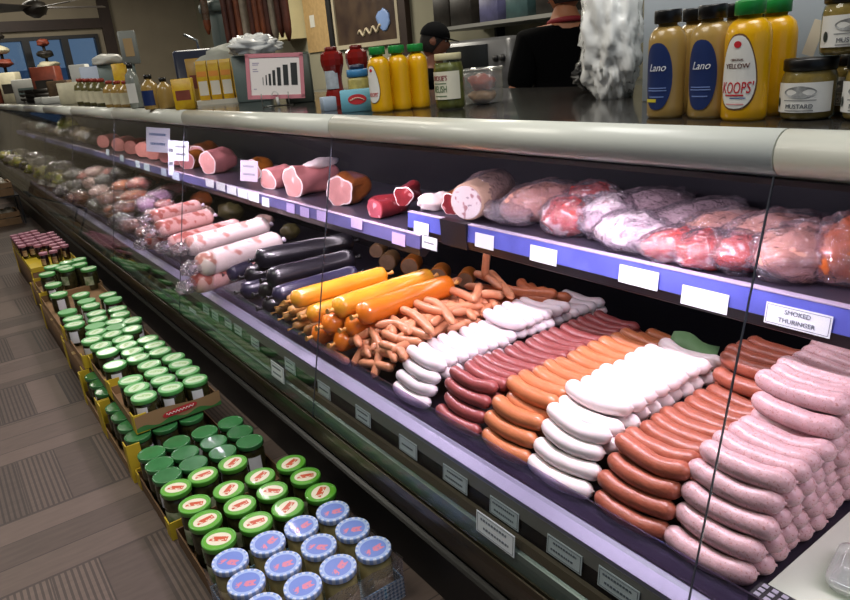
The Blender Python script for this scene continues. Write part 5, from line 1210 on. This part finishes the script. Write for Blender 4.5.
hz = [(184, 22, 1), (190, 20, 2), (219, 42, 0), (226, 45, 0), (233, 38, 1), (239, 40, 2), (247, 36, 0), (252, 30, 1), (258, 30, 1), (263, 34, 0), (268, 28, 2), (274, 24, 0), (280, 28, 0)]
for i, (px, yb_, mi) in enumerate(hz):
    t_ = max(0, min(1, (px - 196) / 104)); top_ = a_.lerp(b_, t_) + Vector((0, 0, -.012)); bot = aty(px, yb_ + 14, top_.y)
    x_ = bot.x; ln = top_.z - bot.z; q = [(0, 0, -ln * k / 8) for k in range(9)]; r_ = .030
    o = MB().tube(q, [.004, .012] + [r_] * 5 + [r_ * .9, r_ * .3], 10).build('hanging_sausage', hs[mi], None, (top_.x, top_.y, top_.z)); tag(o, '%s dried sausage hanging from the rail, %s from the left' % (['dark brown', 'reddish brown', 'pale'][mi], ORD[i]), 'sausage', 'dried sausages hanging behind the counter')
# cupboard, boards, poster on the back wall and a counter under them
def wallx(px, py, X=XB): return atx(px, py, X)
def wallpanel(name, label, cat, x0, y0, x1, y1, mat, th=.03, X=XB - .002, extra=None):
    a = atx(x0, (y0 + y1) / 2, X); b = atx(x1, (y0 + y1) / 2, X); ym = (x0 + x1) / 2
    zt_ = atx(ym, y0, X).z; zb_ = atx(ym, y1, X).z
    t = thing(name, label, cat, (X - th, b.y, zb_)); MB().box(0, th, 0, a.y - b.y, 0, zt_ - zb_).build('panel', mat, t); t['w'] = a.y - b.y; t['h'] = zt_ - zb_
    return t
wallpanel('cupboard', 'cream cupboard beside the hanging sausages', 'cupboard', 284, -30, 303, 40, P('cream_door', 'c9c199', .6, vary=.04, vscale=4), .30)
t = wallpanel('cork_board', 'tan clipboard sheet hanging left of the dark poster', 'board', 306, -10, 329, 52, P('cork', 'a88c5e', .8, vary=.1, vscale=20), .02)
MB().box(-.004, 0, t['w'] * .55, t['w'] * .75, t['h'] * .42, t['h'] * .62).build('paper_note', whitei, t)
t = wallpanel('wall_poster', 'dark framed poster on the wall behind the counter', 'poster', 334, -40, 400, 47, P('poster_dark', '2f211c', .35, vary=.4, vscale=5, col2='4a3a2c'), .02)
q = MB(); w_, h_ = t['w'], t['h']; f_ = .045
q.box(-.02, 0, 0, w_, 0, f_); q.box(-.02, 0, 0, f_, f_, h_); q.box(-.02, 0, w_ - f_, w_, f_, h_); q.build('frame', P('frame_cream', 'a89f88', .6), t)
q = MB(); q.tube([(-.004, w_ * (.62 - .36 * i / 24), h_ * (.17 + .04 * i / 24) + .03 * math.sin(i * .9)) for i in range(25)], .014, 6); q.build('white_flourish', P('flourish', 'b9ab90', .5), t)
MB().lump((-.004, w_ * .22, h_ * .30), (.008, .12, .10), 3, .4).build('blue_splash', P('splash_blue', '7f9cd0', .4), t)
wallpanel('dark_post', 'dark vertical post right of the poster', 'post', 402, -60, 409, 56, brown, .06)
wallpanel('dark_post', 'dark vertical post left of the poster', 'post', 329, -60, 333, 56, blk, .06)
bk = thing('back_counter', 'dark work counter along the wall behind the staff', 'counter', (3.35, 1.2, 0)); MB().bevbox(0, .82, 0, 6.6, 0, .98, .02).build('cabinet', dk, bk); MB().bevbox(-.03, .84, -.02, 6.62, .98, 1.02, .015).build('counter_top', P('steel_top', '7d7f7c', .35, metal=.6), bk)
# slicer-like steel machine on the back counter
mc = thing('steel_oven', 'grey steel machine with a window and handle bar between the two workers', 'machine', (3.42, 3.72, 1.021))
MB().bevbox(0, .45, 0, .80, 0, .36, .05).build('machine_body', P('machine_grey', '77787a', .35, metal=.5), mc)
MB().box(-.004, .0, .22, .70, .14, .32).build('window', P('oven_window', '1d2022', .15), mc); MB().tube([(-.03, .18, .10), (-.03, .74, .10)], .022, 10).build('handle_bar', P('bar_steel', 'a8aaab', .25, metal=.8), mc)
for yy in (.06, .13): MB().lathe([(.022, 0), (.022, .02), (1e-5, .022)], 12).build('knob', blk, mc, (-.001, yy, .22), (0, -PI / 2, 0))
sh = thing('wall_shelf', 'pale wall shelf above the steel machine', 'shelf', (3.55, 3.3, 1.47)); MB().box(0, .64, 0, 1.6, 0, .025).build('board', P('shelf_pale', '9a9a94', .6), sh)
for yy in (.2, 1.3): MB().box(.55, .64, yy, yy + .03, -.2, 0).build('bracket', blk, sh)
for i, (yy, w, h, m_) in enumerate([(3.36, .30, .24, dk), (3.74, .22, .20, P('teal_box', '3f5a5c', .5, vary=.3, vscale=9)), (4.05, .2, .17, P('lilac_box', '5a5a80', .5, vary=.3, vscale=9)), (4.35, .25, .26, dk), (4.62, .2, .30, dk)]):
    o = MB().bevbox(0, .3, 0, w, 0, h, .01).build('storage_box', m_, None, (3.62, yy, 1.496)); tag(o, 'dark storage box on the wall shelf, %s from the right' % ORD[i], 'box', 'boxes on the wall shelf')
o = MB().bevbox(0, .4, 0, .5, 0, .30, .03).build('grey_bin', teal, None, (2.72, 5.15, .0)); tag(o, 'grey bin on the floor behind the sign', 'bin')
gb = thing('grey_box', 'grey-green box with a plastic bag on it behind the size sign', 'box', (*atz(256, 101, CT).xy, CT), rz=-.5); MB().bevbox(-.075, .075, -.06, .06, 0, .20, .008).build('box_body', teal, gb)
o = MB().lump((0, 0, 0), (.11, .09, .045), 6, .45, 2.8, None, 30, 20, flatten=.8).build('plastic_bag', bagm, None, (*atz(262, 101, CT).xy, CT + .237)); tag(o, 'white crumpled plastic bag lying on the grey-green box', 'plastic bag')
gb2 = thing('dark_grey_box', 'dark grey box with a green top right of the size sign', 'box', (*atz(301, 102, CT).xy, CT), rz=-.5); MB().bevbox(-.055, .055, -.05, .05, 0, .18, .008).build('box_body', P('darkgreen_grey', '4b524a', .5), gb2); MB().box(-.052, .052, -.047, .047, .18, .185).build('box_lid', P('green_grey', '5f6a5a', .5), gb2)
# ceiling fan at the far left
fn_ = aty(35, 9, 9.0); cf = thing('ceiling_fan', 'dark ceiling fan hanging before the far windows', 'ceiling fan', (fn_.x, fn_.y, 0))
zf = fn_.z; MB().tube([(0, 0, zf), (0, 0, 3.0)], .015, 8).build('down_rod', dk, cf); MB().lathe([(.02, zf + .10), (.11, zf + .06), (.13, zf), (.10, zf - .05), (.03, zf - .09), (1e-5, zf - .09)], 16).build('motor', dk, cf)
for k in range(5):
    a = 2 * PI * k / 5 + .1; q = MB(); rm = rotz(a); q.obox(rm @ Vector((.42, 0, zf + .01)), (.62, .13, .008), rm @ Matrix.Rotation(.2, 3, 'X')); q.build('blade', P('blade_brown', '3a332c', .5), cf)
# ================================================================ people
def skin_mesh(name, verts, edges, root, mat, sub=2):
    me = bpy.data.meshes.new(name); me.from_pydata([v[0] for v in verts], edges, []); o = bpy.data.objects.new(name, me); C.objects.link(o)
    o.modifiers.new('skin', 'SKIN'); sd = o.modifiers.new('sub', 'SUBSURF'); sd.levels = sub; sd.render_levels = sub
    sk = me.skin_vertices[0].data if me.skin_vertices else None
    for i, v in enumerate(verts):
        r_ = v[1]; sk[i].radius = r_ if isinstance(r_, tuple) else (r_, r_); sk[i].use_root = i == root; 
    dg = bpy.context.evaluated_depsgraph_get(); m2 = bpy.data.meshes.new_from_object(o.evaluated_get(dg)); bpy.data.objects.remove(o)
    m2.materials.clear(); m2.materials.append(mat); m2.name = name
    for p in m2.polygons: p.use_smooth = True
    return m2
def person(label, loc, rz, hgt, head_yaw, head_pitch, skinm, shirtm, hairm, cap=None, collar=None, arm=0.5):
    """figure facing local -y; clothing, hair and cap are its parts"""
    k = hgt / 1.75; t = thing('person', label, 'person', loc, rz)
    vv = []; ee = []
    def v(p, r, par=None):
        vv.append((Vector(p) * k, tuple(x * k for x in r) if isinstance(r, tuple) else r * k)); i = len(vv) - 1
        if par is not None: ee.append((par, i))
        return i
    pel = v((0, 0, .96), (.15, .11)); wa = v((0, 0, 1.10), (.135, .095), pel); ch = v((0, .0, 1.27), (.155, .11), wa); up = v((0, .01, 1.40), (.11, .08), ch); nk = v((0, 0, 1.50), .055, up); hd = v((0, -.015, 1.57), .058, nk)
    hands = []
    for s in (-1, 1):
        hp = v((s * .095, 0, .90), .092, pel); kn = v((s * .10, -.01, .50), .062, hp); an = v((s * .10, .02, .10), .042, kn); v((s * .11, -.13, .035), .036, an)
        sh_ = v((s * .19, .01, 1.41), .062, up); el = v((s * .26, .03, 1.13), .045, sh_); wr = v((s * (.22), -.20 * arm * 2, 1.05), .032, el)
        pa = v((s * .20, -.20 * arm * 2 - .07, 1.04), (.032, .022), wr)
        for f in range(4):
            dx = (-.027 + .018 * f) * s; l = (.035, .042, .040, .030)[f]
            a1 = v((s * .20 + dx, -.20 * arm * 2 - .115, 1.035), .0095, pa); a2 = v((s * .20 + dx, -.20 * arm * 2 - .115 - l, 1.02), .0088, a1); v((s * .20 + dx, -.20 * arm * 2 - .125 - l, .998), .0078, a2)
        t1 = v((s * .165, -.20 * arm * 2 - .07, 1.03), .011, pa); v((s * .15, -.20 * arm * 2 - .105, 1.02), .009, t1)
    body = skin_mesh('body', vv, ee, 0, skinm)
    # head joined into the same mesh
    HR = Matrix.Rotation(head_yaw, 3, 'Z') @ Matrix.Rotation(head_pitch, 3, 'X'); hc = Vector((0, -.02, 1.632)) * k
    mb = MB(); seg, rings = 28, 22; vs = []
    for i in range(rings + 1):
        ph = PI * i / rings
        for j in range(seg):
            th = 2 * PI * j / seg; d = Vector((math.sin(ph) * math.cos(th), math.sin(ph) * math.sin(th), math.cos(ph)))
            p = Vector((d.x * .076, d.y * .097, d.z * .118))
            if d.z < 0: p.x *= 1 - .30 * (-d.z) ** 1.2; p.y *= 1 - .12 * (-d.z)
            if d.y < 0:
                fx = p.x / .02; fz = (p.z + .012) / .026; p.y -= .024 * math.exp(-fx * fx * 1.2 - fz * fz)           # nose
                for sx in (-1, 1): p.y += .010 * math.exp(-((p.x - sx * .031) / .016) ** 2 - ((p.z - .018) / .012) ** 2)  # eye sockets
                p.y -= .006 * math.exp(-(p.x / .05) ** 2 - ((p.z - .038) / .012) ** 2)                                # brow
                p.y -= .006 * math.exp(-(p.x / .025) ** 2 - ((p.z + .055) / .012) ** 2)                               # lips
                p.y -= .010 * math.exp(-(p.x / .03) ** 2 - ((p.z + .095) / .02) ** 2)                                 # chin
            for sx in (-1, 1):
                e = math.exp(-((p.y - .008) / .016) ** 2 - ((p.z - .0) / .028) ** 2) * (1 if sx * p.x > .04 else 0); p.x += sx * .018 * e
            vs.append(hc + HR @ (p * k))
    fs = [(i * seg + j, (i + 1) * seg + j, (i + 1) * seg + (j + 1) % seg, i * seg + (j + 1) % seg) for i in range(rings) for j in range(seg)]
    o0 = MB(); o0.add([q.co for q in body.vertices], [tuple(p.vertices) for p in body.polygons]); o0.add(vs, fs)
    bo = o0.build('body', skinm, t)
    ey = P('eye_white', 'd8d4cc', .3); ed = P('eye_dark', '20140e', .2); lipm = P('lip', '8f4f44', .45)
    for sx in (-1, 1):
        c_ = hc + HR @ (Vector((sx * .031, -.079, .018)) * k)
        MB().lump((0, 0, 0), (.012 * k, .010 * k, .008 * k), 0, 0).build('eye', ey, t, c_); MB().lump((0, 0, 0), (.005 * k, .004 * k, .005 * k), 0, 0).build('iris', ed, t, c_ + HR @ (Vector((0, -.0085, 0)) * k))
    MB().lump((0, 0, 0), (.022 * k, .006 * k, .006 * k), 0, 0).build('mouth', lipm, t, hc + HR @ (Vector((0, -.088, -.055)) * k), (HR.to_euler()))
    # shirt
    sv = []; se = []
    def w(p, r, par=None):
        sv.append((Vector(p) * k, tuple(x * k for x in r) if isinstance(r, tuple) else r * k)); i = len(sv) - 1
        if par is not None: se.append((par, i))
        return i
    a0 = w((0, 0, .90), (.175, .135)); a1 = w((0, 0, 1.08), (.165, .125), a0); a2 = w((0, 0, 1.26), (.185, .135), a1); a3 = w((0, .012, 1.395), (.135, .100), a2); w((0, .005, 1.465), (.075, .068), a3)
    for s in (-1, 1):
        b0 = w((s * .185, .01, 1.395), .082, a3); w((s * .245, .026, 1.17), .070, b0)
    ob('shirt', skin_mesh('shirt', sv, se, 0, shirtm), t)
    pv = []; pe = []
    def u_(p, r, par=None):
        pv.append((Vector(p) * k, tuple(x * k for x in r) if isinstance(r, tuple) else r * k)); i = len(pv) - 1
        if par is not None: pe.append((par, i))
        return i
    p0 = u_((0, 0, .97), (.162, .125))
    for s in (-1, 1):
        p1 = u_((s * .095, 0, .88), .108, p0); p2 = u_((s * .10, -.01, .50), .080, p1); u_((s * .10, .015, .07), .068, p2)
    ob('trousers', skin_mesh('trousers', pv, pe, 0, P('trousers_dark', '1b1c22', .8)), t)
    for s in (-1, 1):
        MB().lump((s * .11 * k, -.06 * k, .045 * k), (.055 * k, .15 * k, .048 * k), 1, .05, flatten=.9).build('shoe', blk, t)
    # hair: shell over the skull, open at the face
    hm = MB(); vs = []; rg, sg = 14, 28
    for i in range(rg + 1):
        for j in range(sg):
            th = 2 * PI * j / sg; front = max(0, -math.sin(th)); lim = PI * (.70 - .36 * front ** .7); ph = lim * i / rg
            d = Vector((math.sin(ph) * math.cos(th), math.sin(ph) * math.sin(th), math.cos(ph))); q = 1.06 + .015 * mnoise.noise(d * 9)
            p = Vector((d.x * .076, d.y * .097, d.z * .118)) * q
            vs.append(hc + HR @ (p * k))
    hm.add(vs, [(i * sg + j, (i + 1) * sg + j, (i + 1) * sg + (j + 1) % sg, i * sg + (j + 1) % sg) for i in range(rg) for j in range(sg)])
    ho = hm.build('hair', hairm, t)
    if cap:
        cm = MB(); vs = []
        for i in range(11):
            for j in range(28):
                th = 2 * PI * j / 28; ph = PI * .50 * i / 10; d = Vector((math.sin(ph) * math.cos(th), math.sin(ph) * math.sin(th), math.cos(ph)))
                p = Vector((d.x * .087, d.y * .108, d.z * .100 + .036)); vs.append(hc + HR @ (p * k))
        cm.add(vs, [(i * 28 + j, (i + 1) * 28 + j, (i + 1) * 28 + (j + 1) % 28, i * 28 + (j + 1) % 28) for i in range(10) for j in range(28)])
        co = cm.build('cap', cap, t)
        bm_ = MB(); vs = []
        for zz in (0, -.006):
            for i in range(13):
                a = PI + PI * i / 12; vs += [hc + HR @ (Vector((.080 * math.cos(a), .100 * math.sin(a), .040 + zz)) * k), hc + HR @ (Vector((.078 * math.cos(a), .100 * math.sin(a) + .075 * math.sin(a), .030 + zz + .006 * math.cos(a) ** 2)) * k)]
        fs = [(2 * i, 2 * i + 1, 2 * i + 3, 2 * i + 2) for i in range(12)] + [(26 + 2 * i, 26 + 2 * i + 2, 26 + 2 * i + 3, 26 + 2 * i + 1) for i in range(12)] + [(2 * i + 1, 27 + 2 * i, 29 + 2 * i, 2 * i + 3) for i in range(12)]
        bm_.add(vs, fs); bm_.build('visor', cap, co)
    if collar:
        cl = MB(); pts = [Vector((.080 * math.cos(a), .010 + .076 * math.sin(a), 1.478 + .010 * math.sin(a))) * k for a in [2 * PI * i / 24 for i in range(25)]]
        cl.tube(pts, .013 * k, 8); cl.build('collar', collar, t)
    return t
skin1 = P('skin_tan', 'a86f4e', .5, sss=.1); hair1 = P('hair_dark', '1a120e', .6, bump=.4, bscale=120); blackshirt = P('black_shirt', '040405', .95, spec=.1)
person('man in black t-shirt with red collar, back turned, behind the counter', (2.46, 2.30, 0), math.radians(180 - 32), 1.645, .55, .05, skin1, blackshirt, hair1, collar=P('red_collar', '8a2028', .7))
person('worker in a black cap looking down behind the relish jar', (2.62, 3.52, 0), math.radians(20), 1.47, .55, .22, P('skin_dark', '9a6650', .5, sss=.1), blackshirt, hair1, cap=P('cap_black_cloth', '05060a', .9, spec=.15))
# ================================================================ light
W_ = bpy.data.worlds.new('world'); S.world = W_; W_.use_nodes = True
bgn = W_.node_tree.nodes['Background']; bgn.inputs[0].default_value = (.30, .42, .60, 1); bgn.inputs[1].default_value = .42
area('ceiling_light', (-.4, 1.8, 2.95), 1.2, 1.2, 34, (1, .93, .82), (0, 0, 0))
area('ceiling_light', (-.6, 5.2, 2.95), 1.2, 1.2, 40, (1, .95, .86), (0, 0, 0))
area('ceiling_light', (2.7, 3.4, 2.95), .8, .8, 30, (1, .92, .78), (0, 0, 0))
area('ceiling_light', (2.6, 7.2, 2.95), 1.0, 1.0, 85, (1, .92, .78), (0, 0, 0))
area('ceiling_light', (1.2, 10.2, 2.95), 1.0, 1.0, 45, (1, .92, .80), (0, 0, 0))  # unseen light added to brighten the far wall
area('ceiling_light', (.75, .4, 2.95), .9, .9, 26, (1, .98, .94), (0, 0, 0))
S.view_settings.view_transform = 'Standard'; S.view_settings.look = 'None'; S.view_settings.exposure = 0.0; S.view_settings.gamma = 1.0
S.view_settings.use_curve_mapping = False
S.cycles.max_bounces = 10; S.cycles.transparent_max_bounces = 24
area('ceiling_light', (.2, -.6, 2.95), .8, .8, 6, (1, .98, .95), (0, 0, 0))
